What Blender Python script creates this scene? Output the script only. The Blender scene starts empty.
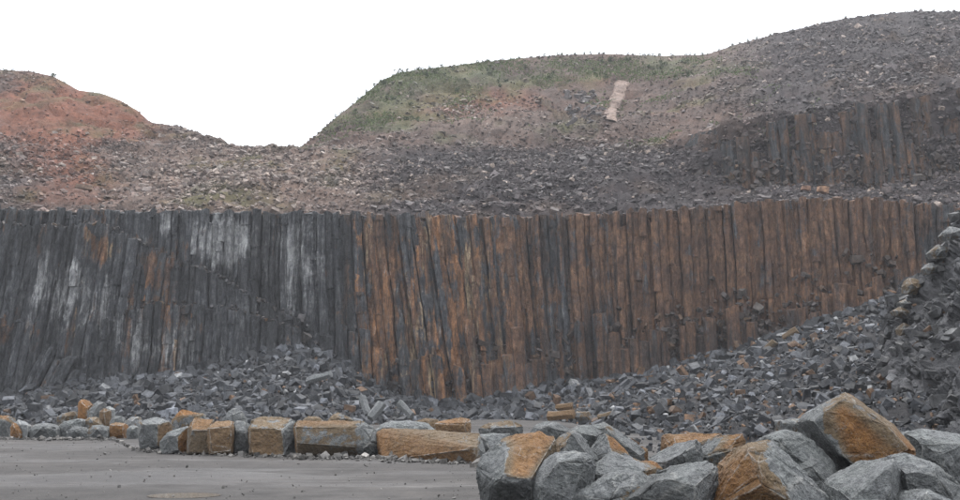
import bpy, bmesh, math, random
import numpy as np
from mathutils import Vector, Matrix, Euler

random.seed(7)
rng = np.random.default_rng(7)
sc = bpy.context.scene
COL = sc.collection
R = math.radians

# ------------------------------------------------------------------ camera
PITCH, FOC, EYE = R(9.05), 942.0, 1.6
cam_d = bpy.data.cameras.new("camera")
cam = bpy.data.objects.new("camera", cam_d)
COL.objects.link(cam)
cam.location = (0, 0, EYE)
cam.rotation_euler = (R(90) + PITCH, 0, 0)
cam_d.sensor_width = 36
cam_d.lens = FOC / 960 * 36
cam_d.clip_start, cam_d.clip_end = 0.1, 2000
sc.camera = cam

# ------------------------------------------------------------------ sky, sun, exposure
SUN_EL, SUN_AZ = 60, 12          # overcast: a wide, weak sun behind the cloud
w = bpy.data.worlds.new("World")
sc.world = w
w.use_nodes = True
nt = w.node_tree
nt.nodes.clear()
wo = nt.nodes.new("ShaderNodeOutputWorld")
sky = nt.nodes.new("ShaderNodeTexSky")
sky.sky_type = 'NISHITA'
sky.sun_disc = False
sky.sun_elevation = R(SUN_EL)
sky.sun_rotation = R(SUN_AZ)
b1 = nt.nodes.new("ShaderNodeBackground")
b1.inputs[1].default_value = 0.05
nt.links.new(sky.outputs[0], b1.inputs[0])
tc = nt.nodes.new("ShaderNodeTexCoord")
sx = nt.nodes.new("ShaderNodeSeparateXYZ")
nt.links.new(tc.outputs['Generated'], sx.inputs[0])
rp = nt.nodes.new("ShaderNodeValToRGB")      # cloud layer: brighter to the zenith
rp.color_ramp.elements[0].position = 0.0
rp.color_ramp.elements[0].color = (0.345, 0.35, 0.36, 1)
rp.color_ramp.elements[1].position = 1.0
rp.color_ramp.elements[1].color = (1, 1, 1, 1)
nt.links.new(sx.outputs['Z'], rp.inputs[0])
b2 = nt.nodes.new("ShaderNodeBackground")
b2.inputs[1].default_value = 2.95
nt.links.new(rp.outputs[0], b2.inputs[0])
ad = nt.nodes.new("ShaderNodeAddShader")
nt.links.new(b1.outputs[0], ad.inputs[0])
nt.links.new(b2.outputs[0], ad.inputs[1])
nt.links.new(ad.outputs[0], wo.inputs[0])

sd = bpy.data.lights.new("sun", 'SUN')
sd.energy = 1.5
sd.angle = R(16)
sd.color = (1, 0.97, 0.93)
sun = bpy.data.objects.new("sun", sd)
COL.objects.link(sun)
az = R(SUN_AZ)
sdir = Vector((math.sin(az) * math.cos(R(SUN_EL)), math.cos(az) * math.cos(R(SUN_EL)), math.sin(R(SUN_EL))))
sun.rotation_euler = sdir.to_track_quat('Z', 'Y').to_euler()

sc.view_settings.view_transform = 'Standard'
sc.view_settings.look = 'None'
sc.view_settings.exposure = 0.1
sc.view_settings.gamma = 1
try:
    sc.view_settings.use_curve_mapping = False
except Exception:
    pass
sc.cycles.use_denoising = True
try:
    sc.cycles.denoiser = 'OPENIMAGEDENOISE'
    sc.cycles.denoising_input_passes = 'RGB_ALBEDO_NORMAL'
    sc.cycles.denoising_prefilter = 'NONE'       # keep the fine grain of the rock
except Exception:
    pass
sc.cycles.max_bounces = 5
sc.cycles.diffuse_bounces = 3

# ------------------------------------------------------------------ geometry helpers
CP, SP = math.cos(PITCH), math.sin(PITCH)

def ray(px, py):
    a = (px - 480.0) / FOC
    b = -(py - 250.0) / FOC
    return a, CP - b * SP, SP + b * CP

def at(px, py, Y):
    a, b, c = ray(px, py)
    t = Y / b
    return np.stack(np.broadcast_arrays(a * t, Y + 0.0 * t, EYE + c * t), -1)

def gnd(px, py, z=0.0):
    a, b, c = ray(px, py)
    t = (z - EYE) / c
    return np.array((a * t, b * t, z))

def proj(P):
    P = np.asarray(P, float)
    x, y, z = P[..., 0], P[..., 1], P[..., 2] - EYE
    f = y * CP + z * SP
    u = -y * SP + z * CP
    f = np.maximum(f, 1e-3)
    return 480 + FOC * x / f, 250 - FOC * u / f

def _hash(i, j, k, s):
    h = (i * 374761393 + j * 668265263 + k * 2147483647 + s * 1274126177) & 0xffffffff
    h = ((h ^ (h >> 13)) * 1274126177) & 0xffffffff
    h = ((h ^ (h >> 16)) * 2246822519) & 0xffffffff
    return ((h ^ (h >> 15)) & 0xffffff) / float(0xffffff)

def vnoise(P, f=1.0, s=0):
    P = np.asarray(P, float) * f + 137.31
    I = np.floor(P).astype(np.int64)
    t = P - I
    t = t * t * (3 - 2 * t)
    out = 0
    for dx in (0, 1):
        wx = t[..., 0] if dx else 1 - t[..., 0]
        for dy in (0, 1):
            wy = t[..., 1] if dy else 1 - t[..., 1]
            for dz in (0, 1):
                wz = t[..., 2] if dz else 1 - t[..., 2]
                out = out + wx * wy * wz * _hash(I[..., 0] + dx, I[..., 1] + dy, I[..., 2] + dz, s)
    return out * 2 - 1

def fbm(P, f=1.0, o=4, s=0, g=0.5):
    v, a = 0, 1.0
    for k in range(o):
        v = v + a * vnoise(P, f * 2 ** k, s + k * 17)
        a *= g
    return v

def cellid(P, f, s):
    """random value per jittered cell: chunky broken-rock steps"""
    Q = np.asarray(P, float) * f + 0.35 * np.stack([vnoise(P, f * 1.7, s + i) for i in range(3)], -1) + 511.0
    I = np.floor(Q).astype(np.int64)
    return _hash(I[..., 0], I[..., 1], I[..., 2], s) * 2 - 1

def build_mesh(name, V, F, mat=None, smooth=False, col=None, parent=None, cname='col'):
    V = np.ascontiguousarray(V, dtype=np.float32)
    F = np.ascontiguousarray(F, dtype=np.int32)
    n = F.shape[1]
    me = bpy.data.meshes.new(name)
    me.vertices.add(len(V))
    me.vertices.foreach_set('co', V.ravel())
    me.loops.add(F.size)
    me.loops.foreach_set('vertex_index', F.ravel())
    me.polygons.add(len(F))
    me.polygons.foreach_set('loop_start', np.arange(0, F.size, n, dtype=np.int32))
    me.polygons.foreach_set('use_smooth', np.full(len(F), smooth, dtype=bool))
    me.update(calc_edges=True)
    me.validate()
    if col is not None:
        a = me.attributes.new(cname, 'FLOAT_COLOR', 'POINT')
        c = np.ones((len(V), 4), np.float32)
        c[:, :3] = col
        a.data.foreach_set('color', c.ravel())
    if mat:
        me.materials.append(mat)
    o = bpy.data.objects.new(name, me)
    COL.objects.link(o)
    if parent:
        o.parent = parent
    return o

def tag(o, label=None, cat=None, group=None, kind=None):
    if label: o['label'] = label
    if cat: o['category'] = cat
    if group: o['group'] = group
    if kind: o['kind'] = kind
    return o

def curve(pts, us):
    """(px, py, Y) control points -> world points at the pixel columns us"""
    p = np.array(pts, float)
    return at(us, np.interp(us, p[:, 0], p[:, 1]), np.interp(us, p[:, 0], p[:, 2]))

def loft(rows, ns):
    out = []
    for k in range(len(rows) - 1):
        for i in range(ns[k]):
            t = i / ns[k]
            out.append(rows[k] * (1 - t) + rows[k + 1] * t)
    out.append(rows[-1])
    return np.array(out)

def grid_faces(nv, nu, flip=False):
    i = np.arange(nv - 1)[:, None] * nu + np.arange(nu - 1)[None, :]
    f = np.stack([i, i + 1, i + nu + 1, i + nu], -1).reshape(-1, 4)
    return f[:, ::-1] if flip else f

def grid_normals(G):
    du = np.gradient(G, axis=1)
    dv = np.gradient(G, axis=0)
    n = np.cross(du, dv)
    return n / np.maximum(np.linalg.norm(n, axis=-1, keepdims=True), 1e-9)

def lerp(a, b, t):
    t = np.asarray(t)[..., None]
    return np.asarray(a) * (1 - t) + np.asarray(b) * t

def sstep(a, b, x):
    t = np.clip((x - a) / (b - a), 0, 1)
    return t * t * (3 - 2 * t)

# ------------------------------------------------------------------ material helpers
class MT:
    def __init__(s, name):
        s.m = bpy.data.materials.new(name)
        s.m.use_nodes = True
        s.t = s.m.node_tree
        s.b = s.t.nodes['Principled BSDF']
        s.pos = s.n("ShaderNodeNewGeometry").outputs['Position']
    def n(s, t, **kw):
        x = s.t.nodes.new(t)
        for k, v in kw.items():
            setattr(x, k, v)
        return x
    def l(s, a, b):
        s.t.links.new(a, b)
    def set(s, sock, v):
        if hasattr(v, 'is_output') or isinstance(v, bpy.types.NodeSocket):
            s.l(v, sock)
        else:
            sock.default_value = v
    def mapped(s, scale, src=None, loc=(0, 0, 0)):
        m = s.n("ShaderNodeMapping")
        m.inputs['Scale'].default_value = scale
        m.inputs['Location'].default_value = loc
        s.l(src or s.pos, m.inputs['Vector'])
        return m.outputs[0]
    def noise(s, vec, scale, detail=5, rough=0.6, dist=0.0):
        x = s.n("ShaderNodeTexNoise")
        s.l(vec, x.inputs['Vector'])
        x.inputs['Scale'].default_value = scale
        x.inputs['Detail'].default_value = detail
        x.inputs['Roughness'].default_value = rough
        x.inputs['Distortion'].default_value = dist
        return x.outputs['Fac']
    def voro(s, vec, scale, feature='F1'):
        x = s.n("ShaderNodeTexVoronoi", feature=feature)
        s.l(vec, x.inputs['Vector'])
        x.inputs['Scale'].default_value = scale
        return x
    def math(s, op, a, b=0.0, clamp=False):
        x = s.n("ShaderNodeMath", operation=op, use_clamp=clamp)
        s.set(x.inputs[0], a)
        s.set(x.inputs[1], b)
        return x.outputs[0]
    def rng(s, v, a, b, c=0.0, d=1.0, smooth=True):
        x = s.n("ShaderNodeMapRange", interpolation_type='SMOOTHSTEP' if smooth else 'LINEAR')
        s.set(x.inputs['Value'], v)
        for nme, q in zip(('From Min', 'From Max', 'To Min', 'To Max'), (a, b, c, d)):
            s.set(x.inputs[nme], q)
        return x.outputs[0]
    def mix(s, f, a, b, mode='MIX'):
        x = s.n("ShaderNodeMix", data_type='RGBA', blend_type=mode)
        s.set(x.inputs[0], f)
        for sock, v in ((x.inputs[6], a), (x.inputs[7], b)):
            s.set(sock, v if not isinstance(v, tuple) else (*v[:3], 1))
        return x.outputs[2]
    def ramp(s, f, stops):
        x = s.n("ShaderNodeValToRGB")
        e = x.color_ramp.elements
        while len(e) < len(stops):
            e.new(0.5)
        for q, (p, c) in zip(e, stops):
            q.position = p
            q.color = (*c, 1)
        s.l(f, x.inputs[0])
        return x.outputs[0]
    def attr(s, name):
        x = s.n("ShaderNodeAttribute", attribute_name=name)
        return x.outputs['Color']
    def sep(s, c):
        x = s.n("ShaderNodeSeparateColor")
        s.l(c, x.inputs[0])
        return x.outputs
    def bump(s, h, strength=0.5, dist=0.02, prev=None):
        x = s.n("ShaderNodeBump")
        x.inputs['Strength'].default_value = strength
        x.inputs['Distance'].default_value = dist
        s.l(h, x.inputs['Height'])
        if prev: s.l(prev, x.inputs['Normal'])
        return x.outputs[0]
    def out(s, col, rough=0.85, nrm=None, spec=0.3, wet=0.62):
        if not isinstance(col, tuple):          # damp rock is darker than dry
            q = s.n("ShaderNodeVectorMath", operation='SCALE')
            s.l(col, q.inputs[0]); q.inputs['Scale'].default_value = wet
            col = q.outputs[0]
        s.set(s.b.inputs['Base Color'], col if not isinstance(col, tuple) else (*col[:3], 1))
        s.set(s.b.inputs['Roughness'], rough)
        s.b.inputs['Specular IOR Level'].default_value = spec
        if nrm: s.l(nrm, s.b.inputs['Normal'])
        return s.m

def mat_boulder():
    """R rust, G edge wear, B tone with painted facet light and shade; stored per vertex by facet"""
    m = MT("weathered_basalt")
    r, e, t = m.sep(m.attr('mask'))[:3]
    n1 = m.noise(m.pos, 1.6, 6, 0.62)
    n2 = m.noise(m.pos, 9, 6, 0.7)
    n3 = m.noise(m.pos, 40, 3, 0.6)
    n4 = m.noise(m.pos, 11, 10, 0.85)
    sc_ = m.noise(m.mapped((1, 1, 5)), 7.0, 6, 0.8)
    grey = m.ramp(n4, [(0.30, (0.050, 0.054, 0.058)), (0.44, (0.165, 0.174, 0.182)), (0.55, (0.25, 0.262, 0.27)), (0.68, (0.48, 0.49, 0.495))])
    grey = m.mix(m.rng(n1, 0.42, 0.62, 0, 0.25), grey, m.mix(1.0, grey, (0.78, 0.86, 0.76), 'MULTIPLY'))
    grey = m.mix(1.0, grey, m.ramp(n2, [(0.3, (0.68, 0.68, 0.69)), (0.5, (1, 1, 1)), (0.7, (1.3, 1.3, 1.28))]), 'MULTIPLY')
    grey = m.mix(m.rng(sc_, 0.60, 0.70, 0, 0.55), grey, (0.38, 0.39, 0.39))
    grey = m.mix(m.rng(n3, 0.42, 0.30, 0, 0.6), grey, (0.04, 0.042, 0.046))
    rust = m.ramp(n4, [(0.28, (0.055, 0.03, 0.016)), (0.42, (0.20, 0.088, 0.026)), (0.54, (0.32, 0.148, 0.043)), (0.64, (0.40, 0.21, 0.075)), (0.76, (0.46, 0.32, 0.17))])
    rust = m.mix(m.rng(n1, 0.45, 0.66, 0, 0.6), rust, m.mix(1.0, rust, (0.70, 0.82, 1.0), 'MULTIPLY'))
    rust = m.mix(m.rng(m.noise(m.pos, 17, 4, 0.65), 0.60, 0.70, 0, 0.4), rust, (0.44, 0.35, 0.22))
    rust = m.mix(m.rng(n3, 0.44, 0.32, 0, 0.75), rust, (0.04, 0.024, 0.014))
    tanb = m.ramp(n4, [(0.28, (0.05, 0.038, 0.027)), (0.42, (0.145, 0.102, 0.062)), (0.54, (0.22, 0.158, 0.095)), (0.66, (0.28, 0.21, 0.13)), (0.78, (0.38, 0.31, 0.21))])
    rust = m.mix(m.rng(r, 0.95, 0.70), rust, tanb)
    rf = m.math('ADD', r, m.math('MULTIPLY', m.math('SUBTRACT', m.noise(m.pos, 3.2, 6, 0.72), 0.5), 1.75))
    rf = m.rng(rf, 0.44, 0.54)
    c = m.mix(rf, grey, rust)
    # pale, dusty chipped edges and thin veins
    ef = m.math('MULTIPLY', m.rng(e, 0.15, 0.8), m.rng(m.noise(m.pos, 6, 6, 0.75), 0.40, 0.56))
    c = m.mix(m.math('MULTIPLY', ef, 0.7), c, (0.50, 0.50, 0.48))
    v = m.noise(m.mapped((1, 1, 1.6)), 2.3, 4, 0.55, 0.8)
    v = m.rng(m.math('ABSOLUTE', m.math('SUBTRACT', v, 0.5)), 0.0, 0.006, 0.35, 0.0)
    c = m.mix(v, c, (0.42, 0.42, 0.41))
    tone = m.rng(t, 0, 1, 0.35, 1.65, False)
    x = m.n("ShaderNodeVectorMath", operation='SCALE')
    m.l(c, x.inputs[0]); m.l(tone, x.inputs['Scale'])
    h1 = m.noise(m.pos, 6, 8, 0.72)
    h2 = m.voro(m.pos, 5.0).outputs['Distance']
    nb = m.bump(h1, 0.9, 0.12)
    nb = m.bump(h2, 0.25, 0.05, nb)
    nb = m.bump(n3, 0.6, 0.025, nb)
    return m.out(x.outputs[0], m.rng(n2, 0.3, 0.7, 0.62, 0.9), nb, 0.35)

def mat_rubble(name, single):
    m = MT(name)
    c = m.n("ShaderNodeObjectInfo").outputs['Color'] if single else m.attr('col')
    n2 = m.noise(m.pos, 3.2, 5, 0.7)
    n3 = m.noise(m.pos, 0.9, 3, 0.6)
    c = m.mix(1.0, c, m.ramp(n2, [(0.28, (0.35, 0.35, 0.36)), (0.5, (1, 1, 1)), (0.72, (1.9, 1.86, 1.82))]), 'MULTIPLY')
    c = m.mix(1.0, c, m.ramp(n3, [(0.3, (0.75, 0.76, 0.78)), (0.7, (1.2, 1.18, 1.15))]), 'MULTIPLY')
    return m.out(c, m.rng(n3, .35, .65, .55, .80), m.bump(n2, 0.5, 0.12), 0.28, .62)

def mat_ground_rubble():
    m = MT("broken_ground")
    c = m.attr('col')
    n1 = m.noise(m.pos, 0.25, 6, 0.65)
    n2 = m.noise(m.pos, 1.6, 6, 0.75)
    c = m.mix(1.0, c, m.ramp(n1, [(0.3, (0.65, 0.66, 0.68)), (0.7, (1.35, 1.3, 1.26))]), 'MULTIPLY')
    c = m.mix(1.0, c, m.ramp(n2, [(0.3, (0.55, 0.55, 0.55)), (0.5, (1, 1, 1)), (0.7, (1.5, 1.47, 1.45))]), 'MULTIPLY')
    nb = m.bump(n2, 0.8, 0.5)
    return m.out(c, 0.9, nb, 0.2)

def mat_column():
    """object colour: R rust amount, G tone, B pale wash"""
    m = MT("columnar_basalt")
    ro, t, po = m.sep(m.n("ShaderNodeObjectInfo").outputs['Color'])[:3]
    ra, da, pa = m.sep(m.attr('stain'))[:3]
    r = m.math('ADD', ra, m.math('SUBTRACT', ro, 0.5))
    p = m.math('ADD', pa, m.math('SUBTRACT', po, 0.5))
    rnd = m.n("ShaderNodeObjectInfo").outputs['Random']
    strk = m.noise(m.mapped((1.2, 1.2, 0.045)), 1.0, 7, 0.74)
    strk2 = m.noise(m.mapped((3.6, 3.6, 0.16)), 1.0, 8, 0.80)
    blot = m.noise(m.pos, 0.40, 8, 0.72)
    fine = m.noise(m.mapped((1, 1, 0.45)), 3.0, 7, 0.82)
    grey = m.ramp(strk2, [(0.3, (0.030, 0.033, 0.039)), (0.49, (0.076, 0.082, 0.093)), (0.64, (0.19, 0.197, 0.205))])
    rust = m.ramp(blot, [(0.28, (0.115, 0.066, 0.047)), (0.46, (0.175, 0.099, 0.066)), (0.6, (0.235, 0.131, 0.078)), (0.78, (0.28, 0.18, 0.115))])
    rust = m.mix(1.0, rust, m.ramp(strk2, [(0.3, (0.55, 0.58, 0.62)), (0.6, (1.1, 1.08, 1.05))]), 'MULTIPLY')
    tan = m.math('MULTIPLY', m.rng(rnd, 0.72, 0.95), m.rng(pa, 0.02, 0.12))
    cen = m.rng(pa, 0.02, 0.12)
    so = m.noise(m.mapped((1.0, 1.0, 0.05), loc=(3, 44, 9)), 1.0, 7, 0.72)
    rust = m.mix(m.math('MULTIPLY', m.math('MULTIPLY', m.rng(so, 0.50, 0.60), cen), 0.8), rust, (0.42, 0.205, 0.092))
    rust = m.mix(m.math('MULTIPLY', m.math('MULTIPLY', m.rng(so, 0.47, 0.38), cen), 0.8), rust, (0.56, 0.43, 0.28))
    vc = m.sep(m.voro(m.mapped((0.95, 0.95, 0.22)), 1.0).outputs['Color'])
    vd = m.sep(m.voro(m.mapped((1.9, 1.9, 0.75)), 1.0).outputs['Color'])
    r = m.math('ADD', r, m.math('MULTIPLY', m.math('SUBTRACT', vc[0], 0.5), 0.34))
    r = m.math('ADD', r, m.math('MULTIPLY', m.math('SUBTRACT', vd[0], 0.5), 0.26))
    f = m.math('ADD', r, m.math('MULTIPLY', m.math('SUBTRACT', strk, 0.5), 1.5))
    f = m.math('ADD', f, m.math('MULTIPLY', m.math('SUBTRACT', blot, 0.5), 1.1))
    c = m.mix(m.rng(f, 0.34, 0.62), grey, rust)
    pw = m.math('ADD', p, m.math('MULTIPLY', m.math('SUBTRACT', strk2, 0.5), 1.6))
    pw = m.math('ADD', pw, m.math('MULTIPLY', m.math('SUBTRACT', blot, 0.5), 1.0))
    c = m.mix(m.rng(pw, 0.36, 0.72, 0, 0.88), c, (0.48, 0.49, 0.50))
    dk = m.noise(m.mapped((1.5, 1.5, 0.05), loc=(31, 7, 3)), 1.0, 7, 0.68)   # dark water streaks
    dk = m.math('ADD', dk, m.math('MULTIPLY', da, 0.32))
    c = m.mix(m.rng(dk, 0.52, 0.66, 0, 0.72), c, (0.042, 0.044, 0.048))
    c = m.mix(1.0, c, m.ramp(vd[1], [(0.0, (0.75, 0.75, 0.77)), (0.6, (1.03, 1.03, 1.03)), (1.0, (1.28, 1.28, 1.28))]), 'MULTIPLY')
    c = m.mix(1.0, c, m.ramp(fine, [(0.34, (0.38, 0.39, 0.41)), (0.5, (1, 1, 1)), (0.66, (1.75, 1.72, 1.68))]), 'MULTIPLY')
    tone = m.rng(t, 0, 1, 0.4, 1.6, False)
    x = m.n("ShaderNodeVectorMath", operation='SCALE')
    m.l(c, x.inputs[0]); m.l(tone, x.inputs['Scale'])
    h = m.noise(m.mapped((1.3, 1.3, 0.7)), 2.2, 8, 0.75)
    nb = m.bump(h, 1.0, 0.8)
    return m.out(x.outputs[0], 0.7, nb, 0.35, .74)

def mat_floor():
    m = MT("wet_quarry_floor")
    n1 = m.noise(m.mapped((0.08, 0.10, 1)), 1.0, 7, 0.62)
    n2 = m.noise(m.mapped((1.1, 1.1, 1)), 1.0, 8, 0.74)
    n3 = m.noise(m.pos, 16, 6, 0.8)
    n5 = m.noise(m.mapped((0.10, 0.22, 1), loc=(8, 2, 0)), 1.0, 7, 0.6)
    c = m.ramp(n1, [(0.3, (0.092, 0.088, 0.088)), (0.5, (0.130, 0.122, 0.119)), (0.72, (0.18, 0.167, 0.16))])
    c = m.mix(1.0, c, m.ramp(n2, [(0.3, (0.60, 0.60, 0.61)), (0.5, (1, 1, 1)), (0.72, (1.36, 1.33, 1.30))]), 'MULTIPLY')
    c = m.mix(1.0, c, m.ramp(n3, [(0.3, (0.72, 0.72, 0.72)), (0.5, (1, 1, 1)), (0.7, (1.28, 1.28, 1.28))]), 'MULTIPLY')
    # pale drying silt along the tyre tracks running across the yard, dark damp between
    wv = m.noise(m.mapped((0.022, 0.55, 1), loc=(4, 9, 0)), 1.0, 4, 0.5)
    trk = m.rng(m.math('ABSOLUTE', m.math('SUBTRACT', wv, 0.52)), 0.0, 0.010, 1, 0)
    brk = m.rng(m.noise(m.mapped((0.30, 0.5, 1), loc=(2, 3, 0)), 1.0, 6, 0.7), 0.44, 0.56)
    c = m.mix(m.math('MULTIPLY', m.math('MULTIPLY', trk, brk), 0.6), c, (0.36, 0.35, 0.34))
    dmp = m.rng(n5, 0.54, 0.66)
    c = m.mix(m.math('MULTIPLY', dmp, 0.35), c, (0.07, 0.058, 0.056))
    rgh = m.rng(n5, 0.50, 0.64, 0.85, 0.35)
    nb = m.bump(n3, 0.5, 0.03)
    nb = m.bump(n2, 0.5, 0.08, nb)
    return m.out(c, rgh, nb, 0.25, 0.38)

def mat_leaf():
    m = MT("shrub_leaves")
    n = m.noise(m.pos, 1.5, 3, 0.6)
    rnd = m.n("ShaderNodeObjectInfo").outputs['Random']
    c = m.ramp(m.math('ADD', m.math('MULTIPLY', n, 0.6), m.math('MULTIPLY', rnd, 0.4)),
               [(0.25, (0.06, 0.08, 0.045)), (0.55, (0.10, 0.13, 0.065)), (0.8, (0.14, 0.165, 0.085))])
    return m.out(c, 0.75, None, 0.2)

def mat_grass():
    m = MT("hill_grass")
    c = m.attr('col')
    return m.out(c, 0.85, None, 0.15)

def mat_puddle():
    m = MT("muddy_water")
    n = m.noise(m.mapped((0.8, 1.6, 1)), 1.0, 3, 0.5)
    c = m.ramp(n, [(0.3, (0.26, 0.225, 0.19)), (0.7, (0.36, 0.32, 0.27))])
    return m.out(c, 0.08, None, 0.5)

M_BOULDER, M_STONE, M_STUFF = mat_boulder(), mat_rubble("loose_basalt", True), mat_rubble("basalt_rubble", False)
M_EARTH, M_COLUMN, M_FLOOR = mat_ground_rubble(), mat_column(), mat_floor()
M_LEAF, M_GRASS, M_PUDDLE = mat_leaf(), mat_grass(), mat_puddle()

# ------------------------------------------------------------------ the cliff line
LIP = [(-500, 205, 84), (-300, 206, 86), (0, 208, 92), (60, 209, 93), (150, 210, 95), (300, 212, 97), (450, 215, 97), (520, 216, 97), (600, 213, 97),
       (700, 207, 95), (780, 200, 92.5), (840, 197, 90.5), (900, 200, 89.5), (960, 205, 88), (1100, 212, 82), (1300, 220, 72), (1500, 228, 64)]
lipA = np.array(LIP, float)
def lip_py(px): return np.interp(px, lipA[:, 0], lipA[:, 1])
def wall_Y(px): return np.interp(px, lipA[:, 0], lipA[:, 2])
def lip_pt(px): return at(px, lip_py(px), wall_Y(px))

# hill and benches above the cliff: a loft through real ridge and bench lines
US = np.arange(-500, 1461, 3.0)
T0 = lip_pt(US) + np.array((0, 0.5, -0.35))
T1 = T0 + np.array((0, 4.5, 0.35))
T2 = curve([(-500, 180, 108), (0, 186, 110), (150, 192, 111), (300, 192, 111), (450, 192, 112), (600, 194, 112), (690, 188, 112),
            (760, 189, 110), (830, 190, 108), (900, 187, 107), (960, 183, 106), (1460, 160, 95)], US)
T3 = curve([(-500, 120, 128), (0, 142, 126), (60, 145, 126), (150, 160, 125), (230, 166, 125), (300, 166, 125), (340, 160, 126), (450, 157, 128),
            (600, 152, 128), (660, 142, 124), (700, 131, 116), (730, 124, 112), (760, 119, 111), (830, 112, 109.5), (900, 101, 108.5), (960, 91, 107.5), (1460, 40, 97)], US)
T4 = curve([(-500, 90, 142), (0, 112, 142), (60, 120, 140), (110, 128, 138), (150, 140, 136), (230, 154, 132), (300, 156, 131), (340, 142, 134), (400, 132, 138),
            (500, 130, 140), (600, 126, 140), (660, 128, 136), (700, 136, 124), (730, 134, 119), (760, 132, 118), (830, 127, 117), (900, 117, 116), (960, 108, 115), (1460, 60, 106)], US)
T4b = curve([(-500, 75, 155), (0, 88, 152), (60, 96, 150), (110, 110, 146), (150, 128, 142), (230, 148, 135), (300, 150, 134), (340, 126, 142), (400, 102, 156),
             (500, 95, 160), (600, 92, 160), (660, 94, 158), (700, 92, 150), (760, 80, 146), (830, 68, 144), (900, 58, 143), (960, 54, 142), (1460, 20, 136)], US)
SKY = [(-500, 62, 170), (-200, 64, 168), (0, 70, 162), (30, 71, 161), (52, 76, 160), (60, 80, 158), (80, 91, 156), (100, 93, 154), (122, 101, 152), (135, 109, 150), (150, 122, 148),
       (180, 127, 146), (205, 136, 142), (230, 145, 139), (260, 147, 138), (298, 148, 138), (318, 134, 146), (340, 114, 152), (360, 99, 158), (380, 82, 164), (400, 73, 168), (420, 70, 170),
       (440, 67, 172), (500, 60, 176), (560, 55, 180), (600, 54, 180), (660, 56, 180), (705, 55, 180), (735, 45, 178), (780, 33, 176), (830, 21, 174),
       (880, 14, 172), (915, 11, 171), (960, 12, 170), (1100, 12, 168), (1460, 10, 160)]
T5 = curve(SKY, US)
T6 = T5 + np.array((0, 30, 0.0)); T6[:, 2] = T5[:, 2] - 9
T7 = T6 + np.array((0, 45, 0.0)); T7[:, 2] = -0.5
HG = loft([T0, T1, T2, T3, T4, T4b, T5, T6, T7], [3, 16, 22, 12, 16, 20, 6, 3])
HN = grid_normals(HG)
if HN[20, 200, 2] < 0: HN = -HN
hpx, hpy = proj(HG)
row = np.arange(HG.shape[0])[:, None]
amp = np.clip(row / 8.0, 0, 1) * np.clip((89 - row) / 10.0, 0.25, 1)
disp = 0.9 * fbm(HG, 0.09, 4, 3) + 0.45 * cellid(HG, 0.5, 9) + 0.35 * fbm(HG, 0.6, 3, 5)
HG = HG + HN * (disp * amp)[..., None] * np.clip(1 - 0.6 * sstep(8, 0, np.abs(row - 89)), 0, 1)[..., None]

# intrinsic ground colours of the hill: red soil, thin grass, tan or dark rubble
C_GREY, C_DARK, C_TAN = np.array((.105, .088, .084)), np.array((.064, .057, .062)), np.array((.25, .185, .155))
C_RED, C_GREEN, C_EARTH = np.array((.255, .100, .060)), np.array((.100, .128, .060)), np.array((.152, .104, .086))

def blob(px, py, cx, cy, rx, ry):
    return np.exp(-(((px - cx) / rx) ** 2 + ((py - cy) / ry) ** 2))

def zone(P, px, py):
    n = fbm(P, 0.07, 4, 21) * 0.5
    n2 = fbm(P, 0.22, 3, 41) * 0.5
    red = 1.1 * blob(px, py, 60, 110, 75, 26) + 1.0 * blob(px, py, 68, 160, 40, 55) + .55 * blob(px, py, 20, 120, 40, 40) + 0.55 * blob(px, py, 130, 120, 34, 20) \
        + 0.8 * blob(px, py, 495, 100, 75, 14) + 0.55 * blob(px, py, 400, 116, 70, 10) + 0.6 * blob(px, py, 610, 78, 80, 10) + 0.35 * blob(px, py, 675, 125, 40, 16)
    tan = 1.05 * blob(px, py, 235, 180, 130, 34) + 0.5 * blob(px, py, 350, 170, 60, 24) + 0.7 * blob(px, py, 470, 112, 60, 18) + 0.5 * blob(px, py, 740, 62, 50, 18)
    grn = 0.9 * blob(px, py, 375, 110, 60, 34) + 0.55 * blob(px, py, 460, 82, 110, 18) + 0.65 * blob(px, py, 560, 72, 120, 14) + 0.75 * blob(px, py, 675, 66, 80, 12) + 0.35 * blob(px, py, 520, 130, 90, 14)
    dark = 1.0 * sstep(330, 420, px) * sstep(138, 155, py) + 0.5 * blob(px, py, 20, 175, 60, 30) + 1.0 * sstep(690, 800, px)
    c = lerp(C_EARTH, C_GREY, np.clip(0.55 + n, 0, 1))
    c = lerp(c, C_TAN, np.clip(tan + n * 0.7, 0, 1))
    c = lerp(c, C_DARK, np.clip(dark + n * 0.5, 0, 0.95))
    c = lerp(c, C_RED, np.clip(red * 1.0 + n * 1.0 + n2 * 0.7 - 0.18, 0, 0.8) * (1 - 0.6 * np.clip(dark, 0, 1)))
    c = lerp(c, C_GREEN, np.clip(grn + n * 1.2 + n2 * 1.3 - 0.27, 0, 0.68) * (1 - 0.8 * np.clip(dark, 0, 1)))
    return c, red, grn, dark, tan

hpx, hpy = proj(HG)
hcol = zone(HG, hpx, hpy)[0]
hill = build_mesh('hill', HG.reshape(-1, 3), grid_faces(*HG.shape[:2]), M_EARTH, True, hcol.reshape(-1, 3))
tag(hill, 'stepped quarry hillside of broken rock, red soil and thin grass', kind='structure')

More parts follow.
